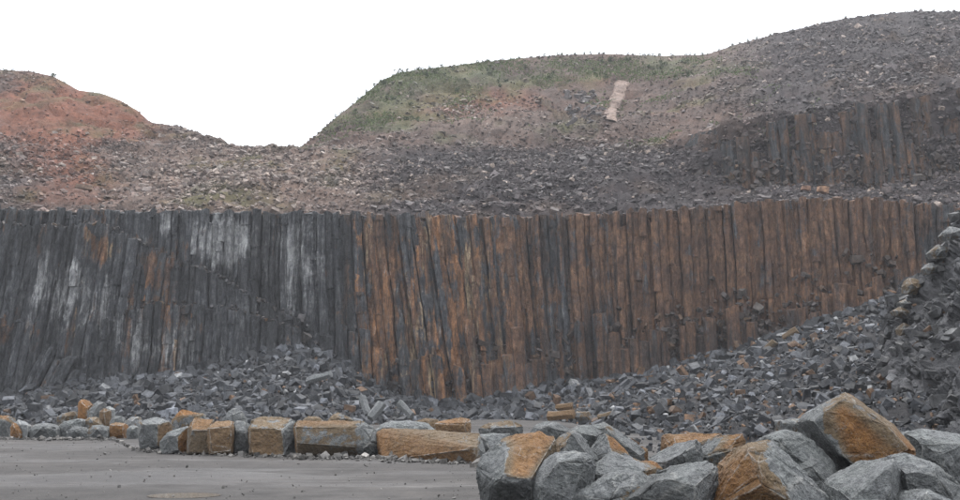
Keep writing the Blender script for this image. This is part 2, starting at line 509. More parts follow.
# quarry floor
gx = np.concatenate([np.linspace(-258, -45, 30), np.linspace(-44, 44, 180), np.linspace(45, 258, 30)])
gy = np.concatenate([np.linspace(-50, 8, 14), np.linspace(8.4, 80, 240), np.linspace(82, 262, 24)])
gx = np.sort(np.concatenate([gx, np.linspace(-6.6, -3.6, 50)])); gy = np.sort(np.concatenate([gy, np.linspace(15.3, 17.6, 50)]))
GX, GY = np.meshgrid(gx, gy)
GP = np.stack([GX, GY, GX * 0], -1)
GP[..., 2] = (0.030 * fbm(GP * np.array((0.35, 1.3, 1)), 0.6, 4, 77) - 0.014) * sstep(90, 60, GY)
PC = gnd(184, 494.5)
hol = np.exp(-((GX - PC[0]) / .55) ** 2 - ((GY - PC[1]) / .42) ** 2)
GP[..., 2] = GP[..., 2] * (1 - hol) - .030 * hol + .006 * fbm(GP, 3.0, 3, 78) * sstep(30, 20, GY)
floor = build_mesh('ground', GP.reshape(-1, 3), grid_faces(*GP.shape[:2]), M_FLOOR, True)
tag(floor, 'wet grey quarry floor with pale tyre tracks', kind='structure')

# talus apron at the cliff foot
UT = np.arange(-420, 1301, 3.0)
TT = curve([(-420, 390, 83), (-300, 388, 85), (0, 394, 91), (60, 382, 92), (120, 380, 93), (180, 372, 94), (230, 358, 95), (290, 346, 96), (330, 352, 96), (370, 384, 96), (410, 402, 96),
            (450, 406, 96), (500, 398, 96), (540, 386, 96), (600, 380, 96), (650, 373, 95.5), (700, 361, 94.5), (760, 342, 92.5), (820, 322, 90.5), (870, 302, 89.5), (900, 290, 89), (960, 276, 87), (1300, 250, 72)], UT)
fy = np.interp(UT, [-420, 0, 60, 130, 300, 400, 450, 500, 560, 590, 620, 660, 720, 800, 900, 1300], [60, 63, 62, 60, 58, 64, 76, 80, 72, 56, 46, 38, 33, 29, 28, 26])
fa = ray(UT, 250.0)
TFt = np.stack([(UT - 480) / FOC * fy / (CP * 1.0) * 1.0, fy, fy * 0 - 0.15], -1)
TM = TFt * 0.5 + TT * 0.5; TM[:, 2] -= 0.10 * (TT[:, 2] - TFt[:, 2])
TB = TT + np.array((0, 2.2, 0.3))
TG = loft([TFt, TM, TT, TB], [26, 26, 3])
TN = grid_normals(TG)
if TN[10, 200, 2] < 0: TN = -TN
TG = TG + TN * (0.35 * fbm(TG, 0.18, 4, 31) + 0.22 * cellid(TG, 1.1, 4))[..., None] * np.clip(np.arange(TG.shape[0]) / 5.0, 0, 1)[:, None, None]
talus = build_mesh('talus_slope', TG.reshape(-1, 3), grid_faces(*TG.shape[:2]), M_EARTH, True, np.full((TG.shape[0] * TG.shape[1], 3), (.05, .05, .054)))
tag(talus, 'slope of fallen basalt rubble under the cliff', kind='structure')

# rough spur of dark rock close on the right
RIDGE = [(1300, 60, 41), (1150, 110, 43), (1060, 150, 45), (1000, 188, 46), (962, 216, 47), (945, 242, 48), (930, 264, 48.5), (912, 284, 49), (904, 302, 49.5), (899, 330, 50), (888, 358, 50), (876, 390, 50), (858, 424, 50)]
FOOT = [(1300, 26), (1150, 25), (1060, 25), (1000, 27), (962, 29), (945, 31), (930, 33), (912, 36), (904, 38), (899, 40), (888, 43), (876, 46), (858, 49)]
def dens(a, k=10):
    a = np.array(a, float); n = len(a)
    t = np.linspace(0, n - 1, (n - 1) * k + 1)
    return np.stack([np.interp(t, np.arange(n), a[:, i]) for i in range(a.shape[1])], -1)
rd = dens(RIDGE, 18); ft = dens(FOOT, 18)
MR = at(rd[:, 0], rd[:, 1], rd[:, 2])
MF = np.stack([(ft[:, 0] - 480) / FOC * ft[:, 1] * 1.0, ft[:, 1], ft[:, 1] * 0 - 0.2], -1)
MM = MR * 0.45 + MF * 0.55; MM[:, 2] += 0.10 * MR[:, 2]
MB_ = MR + np.array((1.5, 14, 0)); MB_[:, 2] = -0.3
MG = loft([MB_, MR, MM, MF], [10, 44, 50])
MN = grid_normals(MG)
if MN[40, 60, 2] < 0: MN = -MN
fade = np.clip((MR[:, 2] + 0.5) / 5, 0.25, 1)[None, :]
MG = MG + MN * ((0.55 * fbm(MG, 0.25, 4, 61) + 0.28 * cellid(MG, 0.75, 14) + 0.20 * cellid(MG, 1.7, 19) + 0.22 * fbm(MG, 1.3, 4, 63, .6)) * fade)[..., None]
mcol = lerp((.080, .083, .090), (.15, .154, .165), np.clip(0.5 + fbm(MG, 0.4, 3, 71), 0, 1))
mound = build_mesh('rock_spur', MG.reshape(-1, 3), grid_faces(*MG.shape[:2]), M_EARTH, False, mcol.reshape(-1, 3))
tag(mound, 'rough dark rock spur rising at the right of the yard', kind='structure')

# ------------------------------------------------------------------ cliffs of basalt columns
def column_mesh(name, base, top, rad, sides=7, rings=20, seed=0, rough=0.5):
    """an irregular prism from base to top, stepped at its cross joints; origin at base"""
    r_ = np.random.default_rng(seed)
    ax = np.array(top) - np.array(base)
    L = np.linalg.norm(ax)
    a0 = r_.uniform(0, 6.28)
    ang = a0 + (np.arange(sides) + r_.uniform(-.22, .22, sides)) / sides * 2 * math.pi
    rr = rad * r_.uniform(0.86, 1.15, sides)
    prof = np.stack([np.cos(ang) * rr, np.sin(ang) * rr * 1.05, 0 * ang], -1)
    zs = np.sort(np.concatenate([[0, 1], r_.uniform(0.02, 0.98, rings - 2)]))
    V = []
    off = np.zeros(3); sc_ = 1.0
    tilt = r_.uniform(-.25, .25, 2)
    for k, z in enumerate(zs):
        reps = 1
        if 0 < k < len(zs) - 1 and r_.random() < 0.08:
            reps = 2
        for q in range(reps):
            if q == 1:
                off = np.array((r_.normal(0, .06), r_.normal(0, .10), 0)) * rough * 2
                sc_ = 1 + r_.normal(0, .06)
            ring = prof * sc_ + off + ax * z
            if k == len(zs) - 1:
                ring = ring * 1.0
                ring[:, 2] += prof[:, 0] * tilt[0] + prof[:, 1] * tilt[1] + r_.uniform(-.12, .12, sides)
            V.append(ring + np.array((0, 0, 0.012 * q)))
    V = np.array(V)
    nr = len(V)
    V = V.reshape(-1, 3)
    W_ = V + np.array(base)
    V = V + 0.08 * np.stack([fbm(W_, 1.1, 2, 3 + i) for i in range(3)], -1) * np.array((1, 1, .4))
    V = V + 0.055 * np.stack([vnoise(W_, 2.6, 23 + i) for i in range(3)], -1) * np.array((1, 1, .3))
    V[:, 1] -= .07 * cellid(W_ * np.array((1, 1, .25)), 1.0, 55) + .05 * cellid(W_ * np.array((1, 1, .6)), 2.2, 57)
    V[:, 0] += .22 * vnoise(W_ * np.array((.06, .06, .11)), 1, 8)
    V[:, 1] += .30 * vnoise(W_ * np.array((.22, .1, .13)), 1, 12)
    F = []
    for k in range(nr - 1):
        for s in range(sides):
            a, b = k * sides + s, k * sides + (s + 1) % sides
            F.append((a, b, b + sides)); F.append((a, b + sides, a + sides))
    c = len(V)
    V = np.vstack([V, V[-sides:].mean(0) + np.array((0, 0, .08))])
    for s in range(sides):
        F.append(((nr - 1) * sides + s, (nr - 1) * sides + (s + 1) % sides, c))
    return V, np.array(F)

def stain(P):
    """where the cliff is iron-stained (r), darkened in patches (g) or washed pale (b)"""
    px, py = proj(P)
    r = np.interp(px, [-100, 190, 250, 330, 372, 400, 440, 520, 545, 575, 600, 700, 880, 905, 960], [.13, .14, .06, .10, .56, .48, .62, .66, .46, .54, .72, .76, .76, .58, .52])
    r = r + .6 * blob(px, py, 98, 250, 12, 16) + .6 * blob(px, py, 158, 262, 17, 18) + .6 * blob(px, py, 6, 333, 12, 16) + .25 * blob(px, py, 165, 330, 22, 40) \
        + .3 * blob(px, py, 640, 375, 40, 14)
    b = .95 * blob(px, py, 224, 240, 30, 24) + .62 * blob(px, py, 62, 292, 30, 46) + .50 * blob(px, py, 165, 345, 56, 32) + .40 * blob(px, py, 300, 262, 44, 60) \
        + .8 * blob(px, py, 165, 225, 7, 12) + .4 * blob(px, py, 110, 300, 26, 40) + .16 * blob(px, py, 430, 300, 75, 110)
    d = .9 * blob(px, py, 268, 285, 14, 60) + .8 * blob(px, py, 205, 278, 40, 14) + .8 * blob(px, py, 290, 328, 34, 12) + .55 * blob(px, py, 548, 240, 22, 40) + .5 * blob(px, py, 930, 230, 24, 30) + .5 * blob(px, py, 40, 240, 50, 22) \
        + .45 * sstep(20, 0, np.abs(px - 350)) + .5 * blob(px, py, 390, 225, 20, 30)
    d = d + .35 * sstep(300, 350, py) * sstep(470, 540, px)
    up = sstep(198, 186, py) * sstep(640, 680, px)
    r = r * (1 - up) + .50 * up; d = d * (1 - up) + .25 * up; b = b * (1 - up)
    return np.stack([np.clip(r, 0, 1), np.clip(d, 0, 1), np.clip(b * 1.2, 0, 1.2)], -1)

def add_column(parent, base, top, rad, color, seed, rings=20, label=None, sides=7):
    V, F = column_mesh('column', base, top, rad, sides, rings, seed)
    o = build_mesh('column', V, F, M_COLUMN, False, stain(V + np.array(base)), parent, 'stain')
    o.location = base
    o.color = (*color, 1)
    if label: o['label'] = label
    return o

# backing sheet: the solid rock behind the columns
UB = np.arange(-460, 1301, 4.0)
bt = lip_pt(UB) + np.array((0, 0.75, -0.15))
bb = bt.copy(); bb[:, 2] = -0.5
BG = loft([bb, bt, bt + np.array((0, 3.0, 0.0))], [40, 2])
BG[..., 1] += 0.25 * fbm(BG, 0.5, 3, 81)
cliff = build_mesh('cliff', BG.reshape(-1, 3), grid_faces(*BG.shape[:2]), M_COLUMN, False, stain(BG.reshape(-1, 3)), None, 'stain')
cliff.color = (0.45, 0.2, 0.4, 1)
tag(cliff, 'long quarry cliff of tall upright basalt columns', kind='structure')

def lean(px):
    return np.interp(px, [-100, 70, 130, 240, 320, 360, 400, 440, 500, 560, 640, 820, 960], [-5, -4.5, -2, .5, 2.5, 5.5, 8.5, 9.5, 5.0, 2.5, 1.0, -0.5, -2.5])

def col_style(px, r_):
    """rust, tone, pale of a column by its place along the cliff"""
    k = .07 if px < 350 else .16 if px < 580 else .08
    s = (.5 + r_.uniform(-k, k), r_.uniform(.16, .66) if px < 350 else r_.uniform(.44, .78) if px < 580 else r_.uniform(.46, .72), .5 + r_.uniform(-.2, .2))
    return tuple(float(np.clip(v, 0, 1)) for v in s)

def wall_base(px, zb, dy=0.0):
    """point at height zb straight below the lip at px"""
    p = lip_pt(px)
    return np.array((p[0], p[1] + dy, zb))

pyr = random.Random(11)
seed = 100
px = -62.0
while px < 1012:
    st = pyr.uniform(4.9, 8.6)
    if pyr.random() < .12: st = pyr.uniform(8.6, 10.5)
    c = px + st / 2
    p = lip_pt(c)
    rad = st * p[1] / FOC * 0.60
    dy = pyr.gauss(0, .17) + 0.15
    top = np.array((p[0], p[1] + dy, p[2] + pyr.uniform(-.30, .12) - (pyr.uniform(.4, 1.5) if pyr.random() < .07 else 0)))
    hgt = top[2] + 0.5
    base = top + np.array((math.tan(R(lean(c))) * hgt, -0.02 * hgt, -hgt))
    add_column(cliff, base, top, rad, col_style(c, pyr), seed, 46)
    seed += 1
    px += st

def tier(x0, x1, line, dy, style, step=(6.2, 9.6), jit=3.0, zb=-0.5):
    """a nearer row of columns broken off along a line given in (px, py)"""
    global seed
    l = np.array(line, float)
    x = x0
    while x < x1:
        st = pyr.uniform(*step)
        c = x + st / 2
        Y = wall_Y(c) - dy + pyr.gauss(0, .12)
        top = at(c, np.interp(c, l[:, 0], l[:, 1]) + pyr.uniform(-jit, jit), Y)
        hgt = top[2] - zb
        base = top + np.array((math.tan(R(lean(c))) * hgt, -0.09 * hgt, -hgt))
        add_column(cliff, base, top, st * Y / FOC * 0.60, style(c), seed, 32)
        seed += 1
        x += st

# left: two tiers below slanting shelves
tier(-40, 300, [(-60, 222), (0, 224), (60, 228), (100, 224), (140, 242), (180, 262), (215, 275), (250, 296), (300, 322)], 1.9,
     lambda c: col_style(c, pyr), jit=1.6)
tier(105, 300, [(105, 322), (130, 312), (155, 304), (230, 309), (262, 318), (300, 330)], 3.0,
     lambda c: col_style(c, pyr), jit=1.2)
tier(-30, 26, [(-30, 318), (26, 326)], 2.5, lambda c: col_style(c, pyr), jit=6)
for k in range(7):                                              # slipped columns leaning at the left
    c = 14 + 6.5 * k
    Y = 89.5 - 0.25 * k
    top = at(c + 26, 352 - 5 * (k % 3) + 3 * k, Y + 1.0)
    base = at(c - 2, 408 + 1.5 * k, Y - 0.8)
    add_column(cliff, base, top, .42, col_style(c, pyr), seed, 8); seed += 1
# centre and right: stubs broken off in the lower third
x = 318.0
while x < 905:
    st = pyr.uniform(8, 12.5)
    lo = np.interp(x, [318, 345, 380, 440, 500, 560, 640, 760, 860, 905], [336, 345, 358, 372, 362, 352, 345, 322, 300, 284])
    if pyr.random() < 0.70:
        c = x + st / 2
        Y = wall_Y(c) - 0.8 - pyr.uniform(0, .4)
        top = at(c + math.tan(R(lean(c))) * 120, lo - abs(pyr.gauss(0, 22)) + 8, Y)
        hgt = top[2] + .5
        base = top + np.array((math.tan(R(lean(c))) * hgt, -.03 * hgt, -hgt))
        s = col_style(c + 8, pyr)
        add_column(cliff, base, top, st * Y / FOC * .56, s, seed, 10); seed += 1
    x += st

# upper cliff on the bench to the right
U2 = np.arange(640, 1301, 4.0)
t3 = np.stack([np.interp(U2, US, T3[:, i]) for i in range(3)], -1)
t2 = np.stack([np.interp(U2, US, T2[:, i]) for i in range(3)], -1)
ub_t = t3 + np.array((0, 0.35, -0.15)); ub_b = t2 + np.array((0, 0.4, -2))
UG = loft([ub_b, ub_t, ub_t + np.array((0, 2.5, 0))], [14, 2])
UG[..., 1] += 0.3 * fbm(UG, 0.5, 3, 91)
upper = build_mesh('upper_cliff', UG.reshape(-1, 3), grid_faces(*UG.shape[:2]), M_COLUMN, False, stain(UG.reshape(-1, 3)), None, 'stain')
upper.color = (.3, .2, .4, 1)
tag(upper, 'smaller upper cliff of brown columns on the right bench', kind='structure')
x = 668.0
while x < 1050:
    st = pyr.uniform(7.5, 11.5)
    c = x + st / 2
    tp = np.array([np.interp(c, US, T3[:, i]) for i in range(3)]); bp = np.array([np.interp(c, US, T2[:, i]) for i in range(3)])
    f = pyr.choice([0, 0, 0, .15, .35, .6]) + np.interp(c, [668, 790], [.62, 0])
    top = tp + np.array((0, -0.35 - pyr.uniform(0, .5) - 1.2 * f, pyr.uniform(-.5, .15) - f * (tp[2] - bp[2]) * .8))
    base = bp + np.array((tp[0] - bp[0] + 0.0, -0.6 - .6 * f, -2.0)); base[0] = top[0]
    add_column(upper, base, top, st * tp[1] / FOC * .60, (.5 + pyr.uniform(-.02, .18), pyr.uniform(.26, .40), .40), seed, 10); seed += 1
    x += st

# ------------------------------------------------------------------ stones
def hull(points):
    bm = bmesh.new()
    vs = [bm.verts.new(p) for p in points]
    r = bmesh.ops.convex_hull(bm, input=vs)
    bmesh.ops.delete(bm, geom=[v for v in bm.verts if not v.link_faces], context='VERTS')
    bmesh.ops.triangulate(bm, faces=bm.faces[:])
    bmesh.ops.recalc_face_normals(bm, faces=bm.faces[:])
    bm.verts.index_update()
    V = np.array([v.co[:] for v in bm.verts]); F = np.array([[v.index for v in f.verts] for f in bm.faces])
    bm.free()
    return V, F

def stone_variant(seed, kind):
    r_ = np.random.default_rng(seed)
    dims = {'block': (1, .8, .62), 'slab': (1, .75, .3), 'long': (1.45, .5, .45), 'lump': (.9, .85, .75)}[kind]
    c = np.array([(a, b, d) for a in (-.5, .5) for b in (-.5, .5) for d in (-.5, .5)], float)
    c *= 1 + r_.uniform(-.34, .12, c.shape)
    ex = r_.uniform(-.5, .5, (4, 3)); ex /= np.maximum(np.abs(ex).max(1, keepdims=True), 1e-6); ex *= .5 * r_.uniform(.85, 1.1, (4, 1))
    P = np.vstack([c, ex]) * np.array(dims)
    return hull([tuple(p) for p in P])

KINDS_ = ['block', 'slab', 'long', 'lump']
VAR = {k: [stone_variant(900 + 31 * i + 7 * j, k) for i in range(5)] for j, k in enumerate(KINDS_)}

def rotmats(n, tilt, g):
    yaw = g.uniform(0, 2 * math.pi, n); rx = g.normal(0, tilt, n); ry = g.normal(0, tilt, n)
    cz, sz, cx, sx_, cy, sy = np.cos(yaw), np.sin(yaw), np.cos(rx), np.sin(rx), np.cos(ry), np.sin(ry)
    Z = np.zeros(n); O = np.ones(n)
    Rz = np.array([[cz, -sz, Z], [sz, cz, Z], [Z, Z, O]]).transpose(2, 0, 1)
    Rx = np.array([[O, Z, Z], [Z, cx, -sx_], [Z, sx_, cx]]).transpose(2, 0, 1)
    Ry = np.array([[cy, Z, sy], [Z, O, Z], [-sy, Z, cy]]).transpose(2, 0, 1)
    return Rz @ Rx @ Ry

def pick(G, n, wfn, g, px0=-120, px1=1080):
    """n random points over a grid surface, weighted"""
    Cn = (G[:-1, :-1] + G[1:, :-1] + G[:-1, 1:] + G[1:, 1:]) / 4
    A = np.linalg.norm(np.cross(G[1:, :-1] - G[:-1, :-1], G[:-1, 1:] - G[:-1, :-1]), axis=-1)
    px, py = proj(Cn)
    wt = (A * wfn(Cn, px, py) * ((px > px0) & (px < px1))).ravel()
    wt = np.clip(wt, 0, None); wt /= wt.sum()
    k = g.choice(len(wt), n, p=wt)
    i, j = np.divmod(k, Cn.shape[1])
    a, b = g.random((n, 1)), g.random((n, 1))
    P = G[i, j] * (1 - a) * (1 - b) + G[i + 1, j] * a * (1 - b) + G[i, j + 1] * (1 - a) * b + G[i + 1, j + 1] * a * b
    return P

def stone_batch(name, P, S, colr, g, tilt=.5, kinds=(.4, .3, .15, .15), sink=.15, lift=None):
    n = len(P)
    Rm = rotmats(n, tilt, g)
    kd = g.choice(4, n, p=kinds)
    vi = g.integers(0, 5, n)
    VV, FF, CC = [], [], []
    base = 0
    for k in range(4):
        for v in range(5):
            s = np.where((kd == k) & (vi == v))[0]
            if not len(s): continue
            V0, F0 = VAR[KINDS_[k]][v]
            X = np.einsum('nij,vj->nvi', Rm[s], V0) * S[s][:, None, None] + P[s][:, None, :] + np.array((0, 0, 1)) * (S[s] * (0.18 - sink))[:, None, None]
            VV.append(X.reshape(-1, 3))
            FF.append((F0[None] + (np.arange(len(s)) * len(V0))[:, None, None] + base).reshape(-1, 3))
            CC.append(np.repeat(colr[s], len(V0), 0))
            base += len(s) * len(V0)
    o = build_mesh(name, np.vstack(VV), np.vstack(FF), M_STUFF, False, np.vstack(CC))
    return o

def jitter_col(c, g, a=.35):
    return c * np.exp(g.normal(0, a, (len(c), 1)))

g = np.random.default_rng(5)
# rubble on the hill and benches
def w_hill(P, px, py):
    c, red, grn, dark, tan = zone(P, px, py)
    onsc = (py > -20) & (py < 216)
    d = 0.30 + 0.9 * sstep(130, 150, py) + 0.5 * sstep(700, 780, px) + .6 * tan
    d = d * np.clip(.7 + 1.3 * fbm(P, .10, 3, 57), .25, 2.0)
    return onsc * d * (1 - .7 * np.clip(grn, 0, 1)) * (1 - .55 * np.clip(red, 0, 1))
HGs = HG[3:90]
P = pick(HGs, 70000, w_hill, g)
ppx, ppy = proj(P)
zc, red, grn, dark, tan = zone(P, ppx, ppy)
S = np.clip(g.lognormal(math.log(.29), .50, len(P)), .12, 1.5)
pale = g.random(len(P))
c = jitter_col(lerp(zc, np.array((.135, .112, .110)), np.clip(.2 + .35 * tan, 0, .8)), g, .32)
pl = pale > 0.95 - .30 * np.clip(tan, 0, 1)
c[pl] = np.array((.40, .33, .29)) * g.uniform(.6, 1.15, (pl.sum(), 1))
sp_ = g.random(len(P)) < .75 * blob(ppx, ppy, 613, 106, 9, 20)
c[sp_] = np.array((.36, .28, .245)) * g.uniform(.6, 1.1, (sp_.sum(), 1))
o = stone_batch('bench_rubble', P, S, c, g, tilt=.38, kinds=(.3, .45, .1, .15))
tag(o, 'broken rock scattered over the benches and hillside above the cliff', 'rubble', kind='stuff')

# talus rubble
BASALT = np.array((.054, .058, .066)); BROWN = np.array((.15, .092, .058)); PALE = np.array((.36, .37, .38))
def talus_cols(n, px, g):
    c = jitter_col(np.tile(BASALT, (n, 1)), g, .55)
    q = g.random(n)
    fb = np.interp(px, [0, 380, 520, 700, 900], [.02, .03, .06, .10, .10])
    c[q < fb] = BROWN * g.uniform(.6, 1.35, ((q < fb).sum(), 1))
    c[q > .985] = PALE * g.uniform(.6, 1.1, ((q > .985).sum(), 1))
    return c
def w_tal(P, px, py):
    return (1.0 + .8 * blob(px, py, 300, 375, 120, 45)) / np.maximum(P[..., 1], 10) ** .8 * np.where(py > 440, .15, 1)
P = pick(TG[2:], 24000, w_tal, g, -60, 1010)
ppx, ppy = proj(P)
S = np.clip(g.lognormal(math.log(3.5), .62, len(P)), 1.4, 13) * P[:, 1] / FOC
o = stone_batch('talus_rubble', P, S, talus_cols(len(P), ppx, g), g, tilt=1.2, kinds=(.42, .16, .26, .16), sink=.05)
tag(o, 'small broken basalt filling the heap below the cliff', 'rubble', kind='stuff')

n = 2600
Yq = 18 + 46 * g.random(n) ** 1.4
xq_ = g.uniform(600, 985, n) - np.clip((30 - Yq) * 2, -60, 0) * 0
P = np.stack([(xq_ - 480) / FOC * Yq, Yq, np.full(n, .03)], -1)
P = P[(g.random(n) < np.interp(xq_, [600, 680, 760], [.15, .6, 1]))]
Sq = np.clip(g.lognormal(math.log(4.2), .6, len(P)), 1.2, 13) * P[:, 1] / FOC
o = stone_batch('fallen_rubble', P, Sq, talus_cols(len(P), 0 * Sq + 700, g), g, tilt=.9, kinds=(.42, .2, .2, .18))
tag(o, 'loose broken rock strewn on the floor behind the foreground boulders', 'rubble', kind='stuff')

# broken bits lodged on the cliff's shelves and along its shattered foot
Q = []
for line, n_, dy_, jt in (([(0, 224), (60, 228), (100, 224), (140, 242), (180, 262), (215, 275), (250, 296), (300, 322)], 110, 2.2, 2.2), ([(105, 322), (130, 312), (155, 304), (230, 309), (262, 318), (300, 330)], 55, 3.3, 2.2),
                      ([(470, 372), (560, 365), (640, 356), (760, 326), (860, 302), (900, 287)], 620, .6, 24), ([(300, 338), (345, 352), (400, 385), (470, 385)], 110, 1.1, 12)):
    l_ = np.array(line, float); xx = g.uniform(l_[0, 0], l_[-1, 0], n_)
    yy_ = np.interp(xx, l_[:, 0], l_[:, 1]) - np.abs(g.normal(0, jt, n_)) + (10 if jt > 5 else 0)
    Q.append(at(xx, yy_, wall_Y(xx) - dy_))
xx = g.uniform(680, 1000, 480); f_ = np.abs(g.normal(0, .26, 480))
yb = np.interp(xx, US, proj(T2)[1]); yt = np.interp(xx, US, proj(T3)[1])
Q.append(at(xx, yb - f_ * (yb - yt), np.interp(xx, US, T3[:, 1]) - 1.2 - 1.2 * np.clip(1 - f_, 0, 1)))
Q = np.vstack(Q); qx, qy = proj(Q)
o = stone_batch('ledge_rubble', Q, np.clip(g.lognormal(math.log(.42), .4, len(Q)), .2, 1.1) * np.where(np.arange(len(Q)) < 165, .7, 1), lerp(np.minimum(talus_cols(len(Q), qx + 150, g), .16), np.array((.105, .072, .054)), np.where(qx > 460, .5, .25)), g, tilt=.9, kinds=(.45, .2, .2, .15), sink=.3)
tag(o, 'broken bits of basalt lodged on shelves and at the foot of the cliff', 'rubble', kind='stuff')

# fine debris on the spur
P = pick(MG[8:], 1700, lambda P, px, py: 1.0 / np.maximum(P[..., 1], 10) ** .5, g, 840, 1120)
ppx, ppy = proj(P)
S = np.clip(g.lognormal(math.log(4.6), .5, len(P)), 2, 12) * P[:, 1] / FOC
cc = jitter_col(np.tile(np.array((.078, .080, .084)), (len(P), 1)), g, .45)
q = g.random(len(P)); cc[q < .08] = BROWN * g.uniform(.5, 1.2, ((q < .08).sum(), 1))
o = stone_batch('spur_rubble', P, S, cc, g, tilt=.6, kinds=(.4, .3, .1, .2), sink=.44)
tag(o, 'small broken rock covering the dark spur', 'rubble', kind='stuff')

# gravel on the floor
n = 3600
Yg = g.uniform(12, 70, n) ; Xg = (g.uniform(-60, 1000, n) - 480) / FOC * Yg
Pg = np.stack([Xg, Yg, 0 * Xg], -1)
nearrow = np.exp(-((Yg - 30) / 5) ** 2)
S = np.clip(g.lognormal(math.log(.022), .5, n), .008, .10)
k_ = 1500                                     # crumbs broken off round the row of blocks and the left pile
xr = g.uniform(0, 500, k_); yr = np.interp(xr, [0, 120, 140, 200, 300, 400, 490], [40.5, 40, 32, 29.5, 27.9, 26.8, 24.8]) - np.abs(g.normal(0, .7, k_)) + .3
Pg = np.vstack([Pg, np.stack([(xr - 480) / FOC * yr, yr, 0 * yr], -1)]); S = np.concatenate([S, np.clip(g.lognormal(math.log(.06), .6, k_), .02, .28)]); n += k_
cc = jitter_col(np.tile(np.array((.13, .125, .12)), (n, 1)), g, .4)
o = stone_batch('gravel', Pg, S, cc, g, sink=.1)
tag(o, 'loose chips of gravel strewn over the quarry floor', 'gravel', kind='stuff')

# stones of the heaps that can be told apart: each one an object
meshes = {}
for k in KINDS_:
    for i, (V0, F0) in enumerate(VAR[k]):
        o_ = build_mesh('stone', V0, F0, M_STONE, False)
        meshes[(k, i)] = o_.data
        bpy.data.objects.remove(o_)

MARKS = [(0, 'behind the far-left whitish slab'), (45, 'behind the wide grey lump'), (90, 'behind the orange upright stone'),
         (128, 'behind the small pile\'s right end'), (165, 'behind the dark end block'), (205, 'behind the square tan blocks'), (245, 'behind the narrow black block'),
         (285, 'behind the wide square block'), (330, 'behind the dark-patched fallen column'), (375, 'behind the fallen columns\' gap'),
         (420, 'behind the longest fallen column'), (462, 'behind the row\'s right end'), (515, 'behind the orange-crusted boulder'),
         (570, 'behind the grey-green boulder'), (620, 'behind the grey pointed boulder'), (675, 'behind the low rust-topped boulder'), (725, 'behind the tan wedge boulder'),
         (765, 'behind the tall brown boulder'), (805, 'left of the tilted orange boulder'), (850, 'above the tilted orange boulder'), (885, 'right of the tilted orange boulder')]
def mark(px): return min(MARKS, key=lambda m_: abs(m_[0] - px))[1]

def tone_word(c):
    if c[0] > c[2] * 1.25: return 'rust brown'
    v = c.mean()
    return 'dark grey' if v < .055 else 'pale grey' if v > .12 else 'mid grey'
SHAPE = {'block': 'blocky', 'slab': 'flat', 'long': 'long', 'lump': 'lumpy'}

def place_stone(P, s, kind, c, label, group, rot):
    o = bpy.data.objects.new('stone', meshes[(kind, random.randrange(5))])
    COL.objects.link(o)
    o.location = P; o.rotation_euler = rot; o.scale = (s, s, s)
    o.color = (*c, 1)
    tag(o, label, 'stone', group)
    return o

NT, NM = 232, 46
P = pick(TG[3:50], 420, lambda P, px, py: w_tal(P, px, py) * (py < 436) * (px > 4) * (px < 890), g, 4, 890)
ppx, ppy = proj(P)
far_ok = np.argsort(g.random(len(P)))[:NT]
cols = talus_cols(len(P), ppx, g)
for i in far_ok:
    s = float(np.clip(g.lognormal(math.log(8.8), .2), 7, 14)) * P[i, 1] / FOC
    kind = str(g.choice(KINDS_, p=[.42, .2, .24, .14]))
    wh = 'left' if ppx[i] < 390 else 'centre' if ppx[i] < 600 else 'right'
    top_ = float(np.interp(ppx[i], [0, 60, 180, 290, 330, 410, 450, 540, 650, 760, 870], [394, 382, 372, 346, 352, 402, 406, 372, 352, 330, 302]))
    hh = (ppy[i] - top_) / max(425 - top_, 8)
    pos = 'high' if hh < .33 else 'halfway up' if hh < .66 else 'low'
    lab = f"{tone_word(cols[i])} {SHAPE[kind]} stone {pos} on heap {mark(ppx[i])}"
    place_stone(P[i] + np.array((0, -.15 * s, .22 * s)), s, kind, cols[i], lab, f'stones of the {wh} rubble heap', (g.normal(0, .6), g.normal(0, .6), g.uniform(0, 6.28)))
P = pick(MG[10:90], NM, lambda P, px, py: (px > 880) * (px < 958) * (py < 428) * (py > 215), g, 880, 960)
ppx, ppy = proj(P)
for i in range(len(P)):
    s = float(np.clip(g.lognormal(math.log(14), .28), 10, 24)) * P[i, 1] / FOC
    kind = str(g.choice(KINDS_, p=[.4, .34, .06, .2]))
    c = np.array((.085, .087, .091)) * math.exp(g.normal(0, .25))
    if g.random() < .1: c = BROWN * g.uniform(.6, 1.1)
    third = 'top' if ppy[i] < 290 else 'middle' if ppy[i] < 360 else 'foot'
    side = 'near its ridge' if ppx[i] < 918 else 'near picture edge'
    place_stone(P[i] + np.array((0, -.1 * s, .05 * s)), s, kind, c, f"{tone_word(c)} {SHAPE[kind]} stone in {third} of dark spur {side}",
                'stones stuck in the dark spur', (g.normal(0, .5), g.normal(0, .5), g.uniform(0, 6.28)))

# ------------------------------------------------------------------ boulders, each shaped by hand
def subdivide_hull(V, F, L):
    bm = bmesh.new()
    vs = [bm.verts.new(p) for p in V]
    for f in F: bm.faces.new([vs[i] for i in f])
    for _ in range(9):
        es = [e for e in bm.edges if e.calc_length() > L]
        if not es: break
        bmesh.ops.subdivide_edges(bm, edges=es, cuts=1)
        bmesh.ops.triangulate(bm, faces=[f for f in bm.faces if len(f.verts) > 3])
    bmesh.ops.recalc_face_normals(bm, faces=bm.faces[:])
    bm.verts.index_update()
    V2 = np.array([v.co[:] for v in bm.verts]); F2 = np.array([[v.index for v in f.verts] for f in bm.faces])
    bm.free()
    return V2, F2

